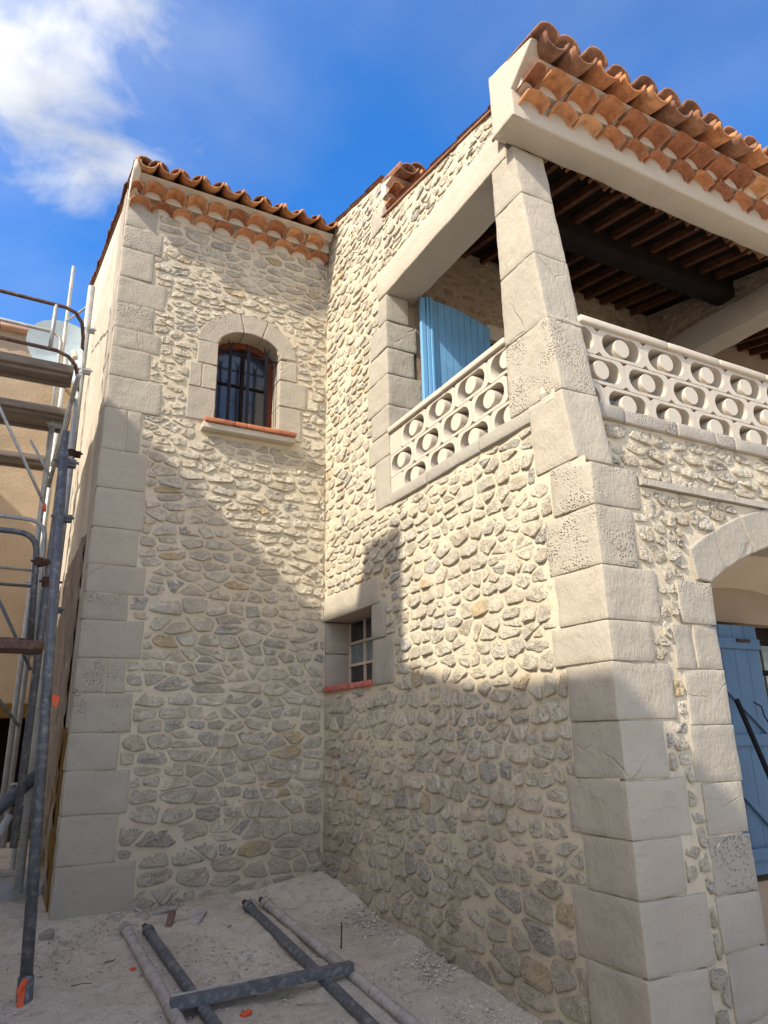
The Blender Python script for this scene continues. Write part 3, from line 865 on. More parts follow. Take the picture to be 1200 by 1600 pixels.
# ------------------------------------------------------------------ THE TOWER
tower = thing('stone_tower', 'square rubble stone tower with arched barred window and tiled eave', 'tower', (-1.05, 6.9, 0))
# solid core behind the mortar skins
WX0, WX1, WZ0, WZ1 = -1.175, -0.528, 4.06, 5.14          # window opening
core = MB()
core.box((TX + 0.02, TY + 0.03, -0.7), (WX0 - 0.05, 12.3, 6.3)); core.box((WX1 + 0.05, TY + 0.03, -0.7), (0.02, 12.3, 6.3))
core.box((WX0 - 0.05, TY + 0.03, -0.7), (WX1 + 0.05, 12.3, WZ0 - 0.03)); core.box((WX0 - 0.05, TY + 0.03, 5.25), (WX1 + 0.05, 12.3, 6.3))
core.box((WX0 - 0.05, TY + 0.42, WZ0 - 0.03), (WX1 + 0.05, 12.3, 5.25))
core.hexa([(TX + 0.02, TY + 0.03, 6.3), (0.0, TY + 0.03, 6.3), (0.0, 12.3, 6.3), (TX + 0.02, 12.3, 6.3),
           (TX + 0.02, TY + 0.03, 6.56), (0.0, TY + 0.03, 6.56), (0.0, 12.3, 8.85), (TX + 0.02, 12.3, 8.85)])
core.make('wall_core', mat('mortar'), tower)
# window outline
def arch_pts(x0, x1, zs, rise, n=10):
    w = (x1 - x0) / 2; c = (x0 + x1) / 2
    R = (w * w + rise * rise) / (2 * rise); zc = zs + rise - R
    a = math.asin(min(1, w / R))
    return [(c + R * math.sin(-a + 2 * a * k / n), zc + R * math.cos(-a + 2 * a * k / n)) for k in range(n + 1)]
def arch_ellipse(x0, x1, zs, rise, n=12):
    w = (x1 - x0) / 2; c = (x0 + x1) / 2
    return [(c - w * math.cos(math.pi * k / n), zs + rise * math.sin(math.pi * k / n)) for k in range(n + 1)]
tower_skin = wall_skin('front_wall', F_TOWER, TX + 0.02, 0.0, -0.35, 6.42, [in_rect(WX0 - 0.06, WX1 + 0.06, WZ0, 4.98), in_rect(WX0 + 0.02, WX1 - 0.02, 4.9, 5.2)], tower, seed=1)
cb = MB(); cb.box((TX + 0.003, TY + 0.003, -0.6), (TX + 0.25, TY + 0.25, 6.34)); cb.make('corner_bed', mat('mortar'), tower)
# corner quoins, measured joints and widths
TJ = [6.335, 6.03, 5.77, 5.444, 5.163, 4.885, 4.682, 4.387, 4.06, 3.658, 3.298, 2.939, 2.615, 2.37, 2.146, 1.836, 1.559, 1.252, 0.968, 0.649, 0.296, -0.30]
TR = [-1.863, -1.798, -1.861, -1.719, -1.817, -1.738, -1.813, -1.687, -1.841, -1.758, -1.752, -1.777, -1.69, -1.811, -1.675, -1.787, -1.71, -1.784, -1.683, -1.739, -1.587]
t_excl = []
for i in range(21):
    z1, z0 = TJ[i], TJ[i + 1]; xr = TR[i]
    ret = 0.30 if i % 2 else 0.24
    spl = {8: -1.967, 15: -1.936}.get(i)
    parts = [(TX - 0.010, xr)] if spl is None else [(TX - 0.010, spl - 0.006), (spl + 0.006, xr)]
    for q, (xa, xb) in enumerate(parts):
        V, F = rough_box((xa, TY - 0.011, z0 + 0.003), (xb, TY + (ret if q == 0 else 0.15), z1 - 0.003), 0.004, 0.035, 0.0026, i * 5 + q, None, 0.0045)
        obj('quoin_block', V, F, mat('quoin'), tower, True)
    t_excl.append(rect(TX - 0.1, xr, z0, z1))
# window surround
JB = 0.30
left_jamb = [(-1.375, 4.955, 4.70), (-1.44, 4.70, 4.435), (-1.446, 4.435, 4.09)]
right_jamb = [(-0.345, 4.93, 4.70), (-0.235, 4.70, 4.405), (-0.285, 4.405, 4.04)]
w_excl = []
for k, (xo, za, zb) in enumerate(left_jamb):
    if k == 1:
        V, F = block(rect(xo, -1.325, zb + .006, za - .006), F_TOWER, -0.06, 0.014); obj('jamb_block', V, F, mat('quoin'), tower)
        V, F = block(rect(-1.315, WX0, zb + .006, za - .006), F_TOWER, -JB, 0.014); obj('jamb_block', V, F, mat('quoin'), tower)
    else:
        V, F = block(rect(xo, WX0, zb + .006, za - .006), F_TOWER, -JB, 0.014); obj('jamb_block', V, F, mat('quoin'), tower)
    w_excl.append(rect(xo, WX0 + .1, zb, za))
for k, (xo, za, zb) in enumerate(right_jamb):
    V, F = block(rect(WX1, xo, zb + .006, za - .006), F_TOWER, -JB, 0.014); obj('jamb_block', V, F, mat('quoin'), tower)
    w_excl.append(rect(WX1 - .1, xo, zb, za))
inn = arch_ellipse(WX0, WX1, 4.94, 0.205, 16); ext = arch_ellipse(-1.385, -0.345, 4.95, 0.415, 16)
for k0, k1 in ((0, 7), (7, 10), (10, 16)):
    poly = [inn[k] for k in range(k0, k1 + 1)] + [ext[k] for k in range(k1, k0 - 1, -1)]
    c = np.mean(np.array(poly), 0)
    poly = inset(poly if poly_area(poly) > 0 else poly[::-1], 0.004)
    V, F = block(poly, F_TOWER, -JB, 0.014, step=0.09); obj('arch_block', V, F, mat('quoin'), tower)
for k in range(0, 16, 4):
    w_excl.append([inn[k], inn[k + 4], ext[k + 4], ext[k]])
w_excl.append(rect(WX0, WX1, 4.0, 5.1))
# sill: mortar ledge and three clay tiles
V, F = rough_box((-1.30, TY - 0.105, 3.985), (-0.37, TY + 0.05, 4.048), 0.012, 0.08, 0.003, 41); sill = obj('sill', V, F, mat('beam_render'), tower, True)
for xa, xb in ((-1.285, -0.995), (-0.991, -0.880), (-0.876, -0.370)):
    V, F = rough_box((xa, TY - 0.125, 4.049), (xb, TY + 0.24, 4.092), 0.006, 0.12, 0.0015, int(xa * 100)); obj('sill_tile', V, F, mat('sill_tile'), sill, True)
w_excl.append(rect(-1.33, -0.34, 3.96, 4.10))
# window joinery
win = MB(); yw = TY + 0.235
fo = arch_ellipse(WX0 - 0.02, WX1 + 0.02, 4.94, 0.215, 16); fi = arch_ellipse(WX0 + 0.055, WX1 - 0.055, 4.93, 0.150, 16)
outer = [(WX0 - 0.02, 4.08)] + fo + [(WX1 + 0.02, 4.08)]; inner = [(WX0 + 0.055, 4.14)] + fi + [(WX1 - 0.055, 4.14)]
m = len(outer)
V = [(x, yw - 0.03, z) for x, z in outer] + [(x, yw - 0.03, z) for x, z in inner] + [(x, yw + 0.03, z) for x, z in inner]
F = [(i, (i + 1) % m, m + (i + 1) % m, m + i) for i in range(m)] + [(m + i, m + (i + 1) % m, 2 * m + (i + 1) % m, 2 * m + i) for i in range(m)]
wf = obj('window', V, F, mat('frame_wood'), tower)
bars = MB()
bars.box((-0.868, yw - 0.020, 4.14), (-0.836, yw + 0.02, 5.08))
bars.box((WX0 + 0.05, yw - 0.012, 4.645), (WX1 - 0.05, yw + 0.018, 4.663))
bars.make('glazing_bar', mat('wood_dark'), wf)
obj('pane', [(x, yw + 0.01, z) for x, z in inner], [tuple(range(m))[::-1]], mat('pane_dark'), wf)
# wrought iron grille: three flat uprights with barbs and fishtail heads, two cross bars
gr = MB(); yg = TY + 0.07
gr.tube([(WX0 - 0.02, yg, 4.93), (WX1 + 0.02, yg, 4.93)], 0.011, 8); gr.tube([(WX0 - 0.02, yg, 4.14), (WX1 + 0.02, yg, 4.14)], 0.012, 8)
grille = gr.make('grille', mat('iron_black'), tower)
for x in (-1.035, -0.845, -0.655):
    g = MB()
    g.box((x - 0.016, yg - 0.030, 4.10), (x + 0.016, yg - 0.018, 5.0))
    for s in (-1, 1):
        g.hexa([(x, yg - 0.032, 4.99), (x + s * 0.019, yg - 0.032, 4.99), (x + s * 0.019, yg - 0.018, 4.99), (x, yg - 0.018, 4.99),
                (x + s * 0.020, yg - 0.032, 5.05), (x + s * 0.028, yg - 0.032, 5.06), (x + s * 0.028, yg - 0.018, 5.06), (x + s * 0.020, yg - 0.018, 5.05)])
    for zz in (4.28, 4.36, 4.56):
        s = -1 if zz == 4.56 else 1
        g.hexa([(x + s * 0.015, yg - 0.030, zz), (x + s * 0.019, yg - 0.030, zz + 0.03), (x + s * 0.019, yg - 0.020, zz + 0.03), (x + s * 0.015, yg - 0.020, zz),
                (x + s * 0.040, yg - 0.030, zz + 0.05), (x + s * 0.042, yg - 0.030, zz + 0.055), (x + s * 0.042, yg - 0.020, zz + 0.055), (x + s * 0.040, yg - 0.020, zz + 0.05)])
    g.make('bar', mat('iron_black'), grille)
# left flank: smooth border, rough render, ochre base
wall_skin('side_wall', F_TLEFT, -12.3, -6.45, -0.6, 6.6, [], tower, 'render_cream', 0.06, 0.012, lambda a: 6.53 + 0.385 * (-a - 6.3), 5, 0.004)
tl = MB(); tl.box((TX - 0.014, 6.42, 1.30), (TX + 0.05, 6.80, 6.55)); tl.make('side_border', mat('flank_border'), tower)
wall_skin('rough_wall', F_TLEFT, -12.3, -6.72, -0.6, 3.0, [], tower, 'flank_rough', 0.05, 0.016, None, 6, 0.022)
tl = MB(); tl.box((TX - 0.020, 6.50, -0.5), (TX + 0.05, 7.6, 1.29)); tl.make('base_coat', mat('ochre_base'), tower)
# eave and roof
P_T = genoise(tower, TX, -0.02, TY, 6.255, (0.105, 0.225), 0.106, 0.216, 0.375, 6.490, 0.385, 21, 0.030, 0.085, 1, 0.0)
roof_sheet(tower, TX, -0.02, 6.30, 6.61, 12.4, 0.385, P_T)
verge(tower, TX + 0.085, 6.06, 6.575, 12.3, 0.385, 5)
V, F = rough_box((TX - 0.006, 6.02, 6.36), (TX + 0.06, 6.34, 6.62), 0.02, 0.06, 0.006, 77, lambda v: v + np.stack([0 * v[:, 0], (v[:, 2] < 6.5) * (6.5 - v[:, 2]) * 1.5, 0 * v[:, 0]], 1)); obj('eave_return', V, F, mat('genoise_mortar'), tower, True)

tstones = rubble((TX + 0.2, -0.015, -0.30, 6.25), lambda b: 0.135 if b < 0.5 else (0.106 if b < 3 else 0.090), lambda b: 0.215 if b < 0.6 else 0.190, t_excl + w_excl, [], 4, gap=0.014, aniso=2.0)
lay_stones([(tstones, F_TOWER, tower_skin, 0.85, 0.0, None)], tower, 292, 8)

# ------------------------------------------------------------------ THE HOUSE
house = thing('stone_house', 'rubble stone house with corner pillar, roofed terrace and pierced balustrade', 'house', (1.5, 4.5, 0))
rake = lambda y: 5.567 + 0.203 * (y - 3.264)               # terrace roof verge
rake2 = lambda y: 6.20 + 0.28 * (y - 4.43)                 # upper roof verge
def side_top(a):
    y = -a
    return np.where(y < 4.96, rake(y) - 0.01, rake2(y) - 0.01)
SW = (5.275, 6.31, 1.60, 2.225)                            # small window opening: y0 y1 z0 z1
OP = (3.285, 4.915, 3.05, 5.03)                            # terrace side opening
side_skin = wall_skin('side_wall', F_SIDE, -6.31, -2.68, -0.7, 6.7,
    [in_rect(-SW[1] - .05, -SW[0] + 0.02, SW[2], SW[3]), in_rect(-OP[1] - 0.05, -3.2, 3.03, 5.2), in_rect(-3.06, -2.5, 2.64, 5.2), in_rect(-3.3, -2.5, 3.04, 5.2), in_rect(-3.04, -2.5, 5.0, 6)], house, 'mortar', 0.04, 0.007, side_top, 3)
core = MB()
core.box((0.03, 2.70, -0.7), (0.36, 5.275, 2.40)); core.box((0.03, 2.95, 2.40), (0.36, 5.275, 2.98)); core.box((0.03, 5.275, -0.7), (0.36, 6.31, 1.58)); core.box((0.03, 5.275, 2.24), (0.36, 6.31, 2.98))
core.box((0.36, 5.0, -0.7), (4.2, 9.5, 2.75))
core.box((0.03, 5.00, 2.98), (0.5, 6.4, 5.95))             # wall left of the opening
core.box((0.5, 5.00, 2.75), (4.2, 9.5, 5.95))              # house behind the terrace
core.hexa([(0.03, 4.99, 5.95), (4.2, 4.99, 5.95), (4.2, 9.5, 5.95), (0.03, 9.5, 5.95), (0.03, 4.99, 6.30), (4.2, 4.99, 6.30), (4.2, 9.5, 7.52), (0.03, 9.5, 7.52)])
core.hexa([(0.03, 3.05, 5.20), (0.30, 3.05, 5.20), (0.30, 4.99, 5.20), (0.03, 4.99, 5.20), (0.03, 3.05, 5.49), (0.30, 3.05, 5.49), (0.30, 4.99, 5.88), (0.03, 4.99, 5.88)])
core.make('wall_core', mat('mortar'), house)
s_excl = []
# jamb blocks of the terrace opening
JJ = [5.03, 4.758, 4.49, 4.227, 3.927, 3.679, 3.46, 3.02]
JE = [5.07, 5.24, 5.27, 5.305, 5.235, 5.295, 5.18]
JD = [0.22, 0.30, 0.27, 0.36, 0.22, 0.30, 0.2]
for i in range(7):
    V, F = rough_box((-0.012, OP[1] - 0.004, JJ[i + 1] + .004), (JD[i], JE[i], JJ[i] - .004), 0.005, 0.035, 0.003, 60 + i, None, 0.005)
    obj('jamb_block', V, F, mat('quoin_grey'), house, True)
    s_excl.append(rect(-JE[i], -OP[1] + .1, JJ[i + 1], JJ[i]))
# lintel over the side opening
V, F = rough_box((-0.018, 3.10, 5.035), (0.31, 5.065, 5.325), 0.014, 0.10, 0.006, 70, None, 0.008); obj('lintel', V, F, mat('beam_render'), house, True)
s_excl.append(rect(-5.07, -2.6, 5.03, 5.33)); s_excl.append(rect(-4.92, -2.6, 3.0, 5.1))
# small window: lintel, jambs, sill, leaded frame
V, F = rough_box((-0.016, 5.14, 2.232), (0.32, 6.295, 2.455), 0.010, 0.09, 0.003, 72, None, 0.005); obj('lintel', V, F, mat('quoin'), house, True)
for (ya, yb, za, zb, dd) in ((5.045, 5.275, 1.945, 2.226, 0.26), (4.925, 5.275, 1.575, 1.938, 0.26)):
    V, F = rough_box((-0.018, ya, za), (dd, yb, zb), 0.010, 0.07, 0.003, int(ya * 100), None, 0.005); obj('jamb_block', V, F, mat('quoin_grey'), house, True)
V, F = rough_box((0.004, 6.285, 1.62), (0.27, 6.34, 1.93), 0.004, 0.08, 0.002, 75); obj('jamb_block', V, F, mat('quoin_grey'), house, True)
V, F = rough_box((0.004, 6.285, 1.937), (0.27, 6.34, 2.225), 0.004, 0.08, 0.002, 76); obj('jamb_block', V, F, mat('quoin_grey'), house, True)
V, F = rough_box((-0.03, 5.285, 1.575), (0.30, 6.283, 1.622), 0.006, 0.1, 0.002, 78); obj('sill', V, F, mat('red_sill'), house, True)
s_excl += [rect(-6.4, -5.13, 2.22, 2.46), rect(-5.3, -5.045, 1.94, 2.23), rect(-5.3, -4.925, 1.57, 1.945), rect(-6.4, -5.27, 1.56, 2.3)]
sw = MB()
ys = [5.29, 5.62, 5.95, 6.28]; zs = [1.625, 1.825, 2.03, 2.225]
for y in ys: sw.box((0.245, y - 0.012, 1.622), (0.275, y + 0.012, 2.226))
for z in zs[1:3]: sw.box((0.243, 5.28, z - 0.012), (0.277, 6.283, z + 0.012))
swo = sw.make('small_window', mat('frame_cream'), house)
for i in range(3):
    for j in range(3):
        g = MB(); g.box((0.262, ys[i] + 0.012, zs[j] + 0.01), (0.270, ys[i + 1] - 0.012, zs[j + 1] - 0.01)); g.make('pane', mat('ribbed_glass') if j == 1 else mat('dark_glass'), swo)
# ledge under the side balustrade
for ya, yb in ((3.10, 3.625), (3.632, 4.32), (4.327, 4.91)):
    V, F = rough_box((-0.022, ya, 3.003), (0.24, yb, 3.098), 0.010, 0.09, 0.003, int(ya * 50), None, 0.004); obj('ledge_stone', V, F, mat('coping'), house, True)
s_excl.append(rect(-4.93, -2.6, 2.995, 3.2))

cb = MB(); cb.box((0.004, FY + 0.004, -0.9), (0.40, 2.96, 2.36)); cb.hexa([(0.004, 2.77, 2.36), (0.25, 2.77, 2.36), (0.25, 3.06, 2.36), (0.004, 3.06, 2.36), (0.004, 3.06, 5.08), (0.25, 3.06, 5.08), (0.25, 3.27, 5.08), (0.004, 3.27, 5.08)]); cb.make('corner_bed', mat('mortar'), house)
# corner: quoins below, coping block, battered pillar above
CJ = [2.35, 2.02, 1.734, 1.527, 1.243, 0.967, 0.703, 0.452, 0.145, -0.16, -0.62]
CL = [3.051, 3.004, 3.076, 2.984, 2.99, 3.064, 2.977, 3.085, 3.036, 3.06]
CR = [0.259, 0.372, 0.289, 0.395, 0.294, 0.395, 0.307, 0.432, 0.375, 0.43]
f_excl = []
for i in range(10):
    z1, z0 = CJ[i], CJ[i + 1]
    V, F = rough_box((-0.011, FY - 0.011, z0 + .003), (CR[i], CL[i], z1 - .003), 0.005, 0.035, 0.003, 90 + i, None, 0.0045)
    obj('quoin_block', V, F, mat('quoin'), house, True)
    s_excl.append(rect(-CL[i], -2.5, z0, z1)); f_excl.append(rect(-0.1, CR[i], z0, z1))
def batter_front(v):      # sloped weathering on top of the corner block
    v = v.copy(); t = np.clip((v[:, 2] - 2.60) / 0.05, 0, 1)
    k = np.clip((2.80 - v[:, 1]) / 0.14, 0, 1)
    v[:, 2] -= t * k * 0.07
    return v
V, F = rough_box((-0.014, FY - 0.014, 2.355), (0.335, 2.971, 2.645), 0.008, 0.05, 0.004, 110, batter_front, 0.005); obj('quoin_block', V, F, mat('quoin'), house, True)
s_excl.append(rect(-2.975, -2.5, 2.35, 2.65)); f_excl.append(rect(-0.1, 0.335, 2.35, 2.65))
PJ = [2.648, 3.106, 3.612, 4.127, 4.65, 5.082]
PL = [3.09, 3.285, 3.283, 3.283, 3.283]
for i in range(5):
    z0, z1 = PJ[i], PJ[i + 1]
    def warp(v):
        v = v.copy()
        f = np.clip((3.2 - v[:, 1]) / 0.40, 0, 1)
        v[:, 1] += f * 0.1225 * (v[:, 2] - 2.647)
        return v
    V, F = rough_box((-0.010, 2.746, z0 + .002), (0.268, PL[i], z1 - .002), 0.006, 0.035, 0.003, 120 + i, warp, 0.003)
    obj('pillar_block', V, F, mat('quoin'), house, True)
s_excl.append(rect(-3.095, -2.5, 2.64, 3.11)); s_excl.append(rect(-3.29, -2.5, 3.10, 5.1)); s_excl.append(rect(-3.1, -2.4, 4.9, 6.0))

# front wall below the terrace
AR0, AR1 = 0.812, 3.30                                     # arch opening
arch_in = arch_pts(AR0, AR1, 1.985, 0.36, 16)
def arch_h(a): 
    return float(np.interp(a, [p[0] for p in arch_in], [p[1] for p in arch_in]))
front_skin = wall_skin('front_wall', F_FRONT, 0.05, 4.2, -0.9, 2.50, [lambda a, b: AR0 - 0.03 < a < AR1 + 0.03 and b < (arch_h(min(max(a, AR0), AR1)) + 0.06)], house, 'mortar', 0.04, 0.007, None, 7)
core = MB()
core.box((0.36, 2.69, -0.9), (0.80, 3.05, 2.45)); core.box((3.32, 2.69, -0.9), (6.4, 3.05, 2.45)); core.box((0.80, 2.69, 2.40), (3.32, 3.30, 2.45))
core.box((0.03, 2.69, 2.40), (6.4, 3.10, 2.53)); core.box((0.05, 2.91, 2.60), (6.4, 3.10, 3.02))
core.make('wall_core', mat('mortar'), house)
# string course: sloped coping stones
xs = [0.345, 1.16, 1.95, 2.75, 3.55]
for xa, xb in zip(xs[:-1], xs[1:]):
    b = MB(); b.hexa([(xa + .004, FY - 0.030, 2.505), (xb - .004, FY - 0.030, 2.505), (xb - .004, BY + 0.02, 2.505), (xa + .004, BY + 0.02, 2.505),
                      (xa + .004, FY - 0.026, 2.545), (xb - .004, FY - 0.026, 2.545), (xb - .004, BY + 0.02, 2.645), (xa + .004, BY + 0.02, 2.645)])
    b.make('string_stone', mat('coping'), house)
para = wall_skin('parapet_wall', F_PARA, 0.24, 4.2, 2.60, 3.03, [], house, 'mortar', 0.04, 0.006, None, 9)
for xa, xb in ((0.262, 0.52), (0.527, 0.99), (0.997, 1.36), (1.367, 1.56), (1.567, 1.98), (1.987, 2.6), (2.607, 3.3)):
    V, F = rough_box((xa, BY - 0.022, 3.003), (xb, BY + 0.22, 3.098), 0.010, 0.09, 0.003, int(xa * 50), None, 0.004); obj('ledge_stone', V, F, mat('coping'), house, True)
# arch: jamb blocks and voussoirs
AJ = [1.985, 1.741, 1.50, 1.214, 0.931, 0.684, 0.417, 0.176, -0.12, -0.55]
AL = [0.535, 0.45, 0.493, 0.475, 0.509, 0.503, 0.494, 0.52, 0.49]
for i in range(9):
    z1, z0 = AJ[i], AJ[i + 1]
    if i == 1:
        for xa, xb in ((AL[i], 0.600), (0.612, AR0)):
            V, F = rough_box((xa, FY - 0.010, z0 + .003), (xb, FY + 0.42, z1 - .004), 0.005, 0.035, 0.003, 150 + int(xa * 10), None, 0.006); obj('jamb_block', V, F, mat('quoin_grey'), house, True)
    else:
        V, F = rough_box((AL[i], FY - 0.010, z0 + .003), (AR0 + (i % 2) * 0.006, FY + 0.42, z1 - .004), 0.005, 0.035, 0.003, 160 + i, None, 0.006); obj('jamb_block', V, F, mat('quoin_grey'), house, True)
    f_excl.append(rect(AL[i], AR0 + 0.2, z0, z1))
arch_ex = arch_pts(0.668, AR1 + 0.145, 2.17, 0.42, 16)
for k0, k1 in ((0, 3), (3, 6), (6, 8), (8, 10), (10, 13), (13, 16)):
    poly = [arch_in[k] for k in range(k0, k1 + 1)] + [arch_ex[k] for k in range(k1, k0 - 1, -1)]
    if k0 == 0: poly.insert(len(poly), (0.70, 1.992))
    if k1 == 16: poly.insert(k1 - k0 + 1, (AR1 + .14, 1.992))
    poly = poly if poly_area(poly) > 0 else poly[::-1]
    V, F = block(inset(poly, 0.004), F_FRONT, -0.42, 0.020, 0.010, 0.002, 0.09); obj('arch_block', V, F, mat('quoin_grey'), house)
    f_excl.append([(p[0], p[1]) for p in (arch_in[k0], arch_in[k1], arch_ex[k1], arch_ex[k0])])
f_excl.append(rect(0.66, 0.9, 1.98, 2.28)); f_excl.append(rect(AR0, AR1, -1, 2.2)); f_excl.append([(arch_in[3][0], 2.0), (arch_in[13][0], 2.0), arch_ex[13], arch_ex[3]])

# porch behind the arch
po = MB()
po.box((0.36, 3.08, -0.9), (1.30, 3.36, 2.40)); po.box((2.55, 3.36, -0.9), (4.2, 3.6, 2.40)); po.box((1.30, 3.36, 1.92), (2.55, 3.6, 2.40)); po.box((1.30, 3.50, -0.9), (2.55, 3.6, 1.92)); po.box((1.30, 3.33, -0.9), (2.55, 3.5, 0.26))
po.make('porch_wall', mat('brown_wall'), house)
po = MB(); n_ = len(arch_in)
po.add([(x, 3.06, z + 0.01) for x, z in arch_in] + [(x, 3.365, z - 0.17) for x, z in arch_in] + [(x, 3.365, z + 0.06) for x, z in arch_in] + [(x, 3.06, z + 0.06) for x, z in arch_in],
       [(k, k + 1, n_ + k + 1, n_ + k) for k in range(n_ - 1)] + [(2 * n_ + k, 2 * n_ + k + 1, 3 * n_ + k + 1, 3 * n_ + k) for k in range(n_ - 1)])
po.make('porch_vault', mat('render_cream'), house, True)
def shutter(parent, x0, x1, z0, z1, y, name='shutter', braces=True, arched=0.0, nb=8, pm='blue_paint', em='blue_edge'):
    root = MB(); root.box((x0, y + 0.002, z0), (x1, y + 0.022, z1 - arched)); s = root.make(name, mat(em), parent)
    w = (x1 - x0) / nb
    for i in range(nb):
        b = MB(); xa = x0 + i * w + 0.002; xb = x0 + (i + 1) * w - 0.002
        ta = z1 - arched * ((i) / nb) ** 2; tb = z1 - arched * ((i + 1) / nb) ** 2
        b.hexa([(xa, y - 0.016, z0), (xb, y - 0.016, z0), (xb, y + 0.001, z0), (xa, y + 0.001, z0), (xa, y - 0.016, ta), (xb, y - 0.016, tb), (xb, y + 0.001, tb), (xa, y + 0.001, ta)])
        b.make('board', mat(pm), s)
    if braces:
        hs = [z1 - 0.13, (z0 + z1) / 2 + 0.02, z0 + 0.12]
        for h in hs:
            b = MB(); b.box((x0 + 0.01, y - 0.040, h - 0.035), (x1 - 0.01, y - 0.017, h + 0.035)); b.make('rail', mat(em), s)
        for ha, hb in ((hs[0] - .035, hs[1] + .035), (hs[1] - .035, hs[2] + .035)):
            b = MB(); b.hexa([(x1 - 0.09, y - 0.039, hb), (x1 - 0.02, y - 0.039, hb), (x1 - 0.02, y - 0.018, hb), (x1 - 0.09, y - 0.018, hb),
                              (x0 + 0.02, y - 0.039, ha), (x0 + 0.09, y - 0.039, ha), (x0 + 0.09, y - 0.018, ha), (x0 + 0.02, y - 0.018, ha)])
            b.make('brace', mat(em), s)
    return s
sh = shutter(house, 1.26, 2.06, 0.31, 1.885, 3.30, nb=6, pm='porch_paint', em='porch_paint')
b = MB(); b.tube([(1.84, 3.235, 1.36), (1.90, 3.225, 1.33), (1.92, 3.23, 1.27), (1.95, 3.225, 1.22)], 0.005, 6); b.make('hook', mat('iron_black'), sh)
b = MB(); b.box((1.80, 3.245, 1.765), (1.93, 3.262, 1.785)); b.make('hinge', mat('rust'), sh)
gw = MB(); gw.box((2.10, 3.47, 0.27), (2.54, 3.50, 1.915)); gwo = gw.make('glazed_door', mat('wood_dark'), house)
for k in range(6):
    for q in range(2):
        g = MB(); g.box((2.13 + q * 0.21, 3.455, 1.60 - k * 0.22), (2.31 + q * 0.21, 3.472, 1.78 - k * 0.22)); g.make('pane', mat('ribbed_glass'), gwo)

# terrace: floor, far wall, right wall with its own opening
te = MB(); te.box((0.30, 3.08, 2.62), (6.4, 5.02, 2.76)); te.make('terrace_floor', mat('concrete'), house)
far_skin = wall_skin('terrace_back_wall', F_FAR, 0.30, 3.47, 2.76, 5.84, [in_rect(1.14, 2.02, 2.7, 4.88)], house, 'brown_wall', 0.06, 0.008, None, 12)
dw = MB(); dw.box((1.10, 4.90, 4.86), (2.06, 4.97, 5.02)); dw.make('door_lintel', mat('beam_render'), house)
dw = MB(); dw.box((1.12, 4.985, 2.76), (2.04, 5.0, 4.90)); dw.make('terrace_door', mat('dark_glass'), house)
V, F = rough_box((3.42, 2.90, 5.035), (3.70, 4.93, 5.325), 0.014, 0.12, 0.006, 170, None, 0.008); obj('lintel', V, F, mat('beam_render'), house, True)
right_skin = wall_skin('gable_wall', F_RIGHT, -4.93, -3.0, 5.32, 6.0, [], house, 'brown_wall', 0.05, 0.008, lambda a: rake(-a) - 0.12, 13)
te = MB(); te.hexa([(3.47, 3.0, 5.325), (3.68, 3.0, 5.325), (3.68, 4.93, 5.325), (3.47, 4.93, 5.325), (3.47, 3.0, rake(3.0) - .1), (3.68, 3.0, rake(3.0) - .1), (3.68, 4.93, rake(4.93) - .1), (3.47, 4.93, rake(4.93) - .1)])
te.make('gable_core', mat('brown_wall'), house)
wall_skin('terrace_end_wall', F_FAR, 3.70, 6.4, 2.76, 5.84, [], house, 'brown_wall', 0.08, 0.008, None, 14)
V, F = rough_box((3.43, 2.92, 2.60), (3.70, 3.25, 5.034), 0.014, 0.12, 0.006, 171, None, 0.004); obj('far_pillar', V, F, mat('quoin'), house, True)
# front beam with its return, purlin, rafters, boards
V, F = rough_box((-0.153, 2.832, 5.086), (6.4, 3.05, 5.40), 0.016, 0.12, 0.007, 180, None, 0.009); obj('front_beam', V, F, mat('beam_render'), house, True)
ret = [(-3.06, 5.086), (-2.832, 5.086), (-2.832, 5.30), (-2.60, 5.48), (-2.60, 5.505), (-3.06, 5.615)]
Fr = Frame((-0.153, 0, 0), (0, -1, 0), (0, 0, 1), (-1, 0, 0))
V, F = block(ret[::-1] if poly_area(ret) < 0 else ret, Fr, -0.10, 0.006, 0.012, 0.002, 0.06); obj('beam_return', V, F, mat('beam_render'), house)
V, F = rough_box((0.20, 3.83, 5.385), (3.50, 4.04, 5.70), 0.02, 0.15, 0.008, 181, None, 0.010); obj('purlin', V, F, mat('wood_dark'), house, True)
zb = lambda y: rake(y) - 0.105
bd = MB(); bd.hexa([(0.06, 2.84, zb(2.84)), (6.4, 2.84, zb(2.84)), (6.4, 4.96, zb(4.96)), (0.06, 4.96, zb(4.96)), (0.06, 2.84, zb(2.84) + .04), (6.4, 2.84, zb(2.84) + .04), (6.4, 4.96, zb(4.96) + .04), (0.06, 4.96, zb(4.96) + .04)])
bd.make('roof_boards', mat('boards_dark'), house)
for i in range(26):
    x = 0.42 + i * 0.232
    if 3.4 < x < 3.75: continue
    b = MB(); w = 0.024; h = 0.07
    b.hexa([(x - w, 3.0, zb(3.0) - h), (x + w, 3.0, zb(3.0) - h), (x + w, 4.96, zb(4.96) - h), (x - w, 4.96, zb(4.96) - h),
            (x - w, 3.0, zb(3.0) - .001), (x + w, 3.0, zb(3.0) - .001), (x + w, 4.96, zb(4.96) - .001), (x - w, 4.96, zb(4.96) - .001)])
    b.make('rafter', mat('rafter_wood'), house)
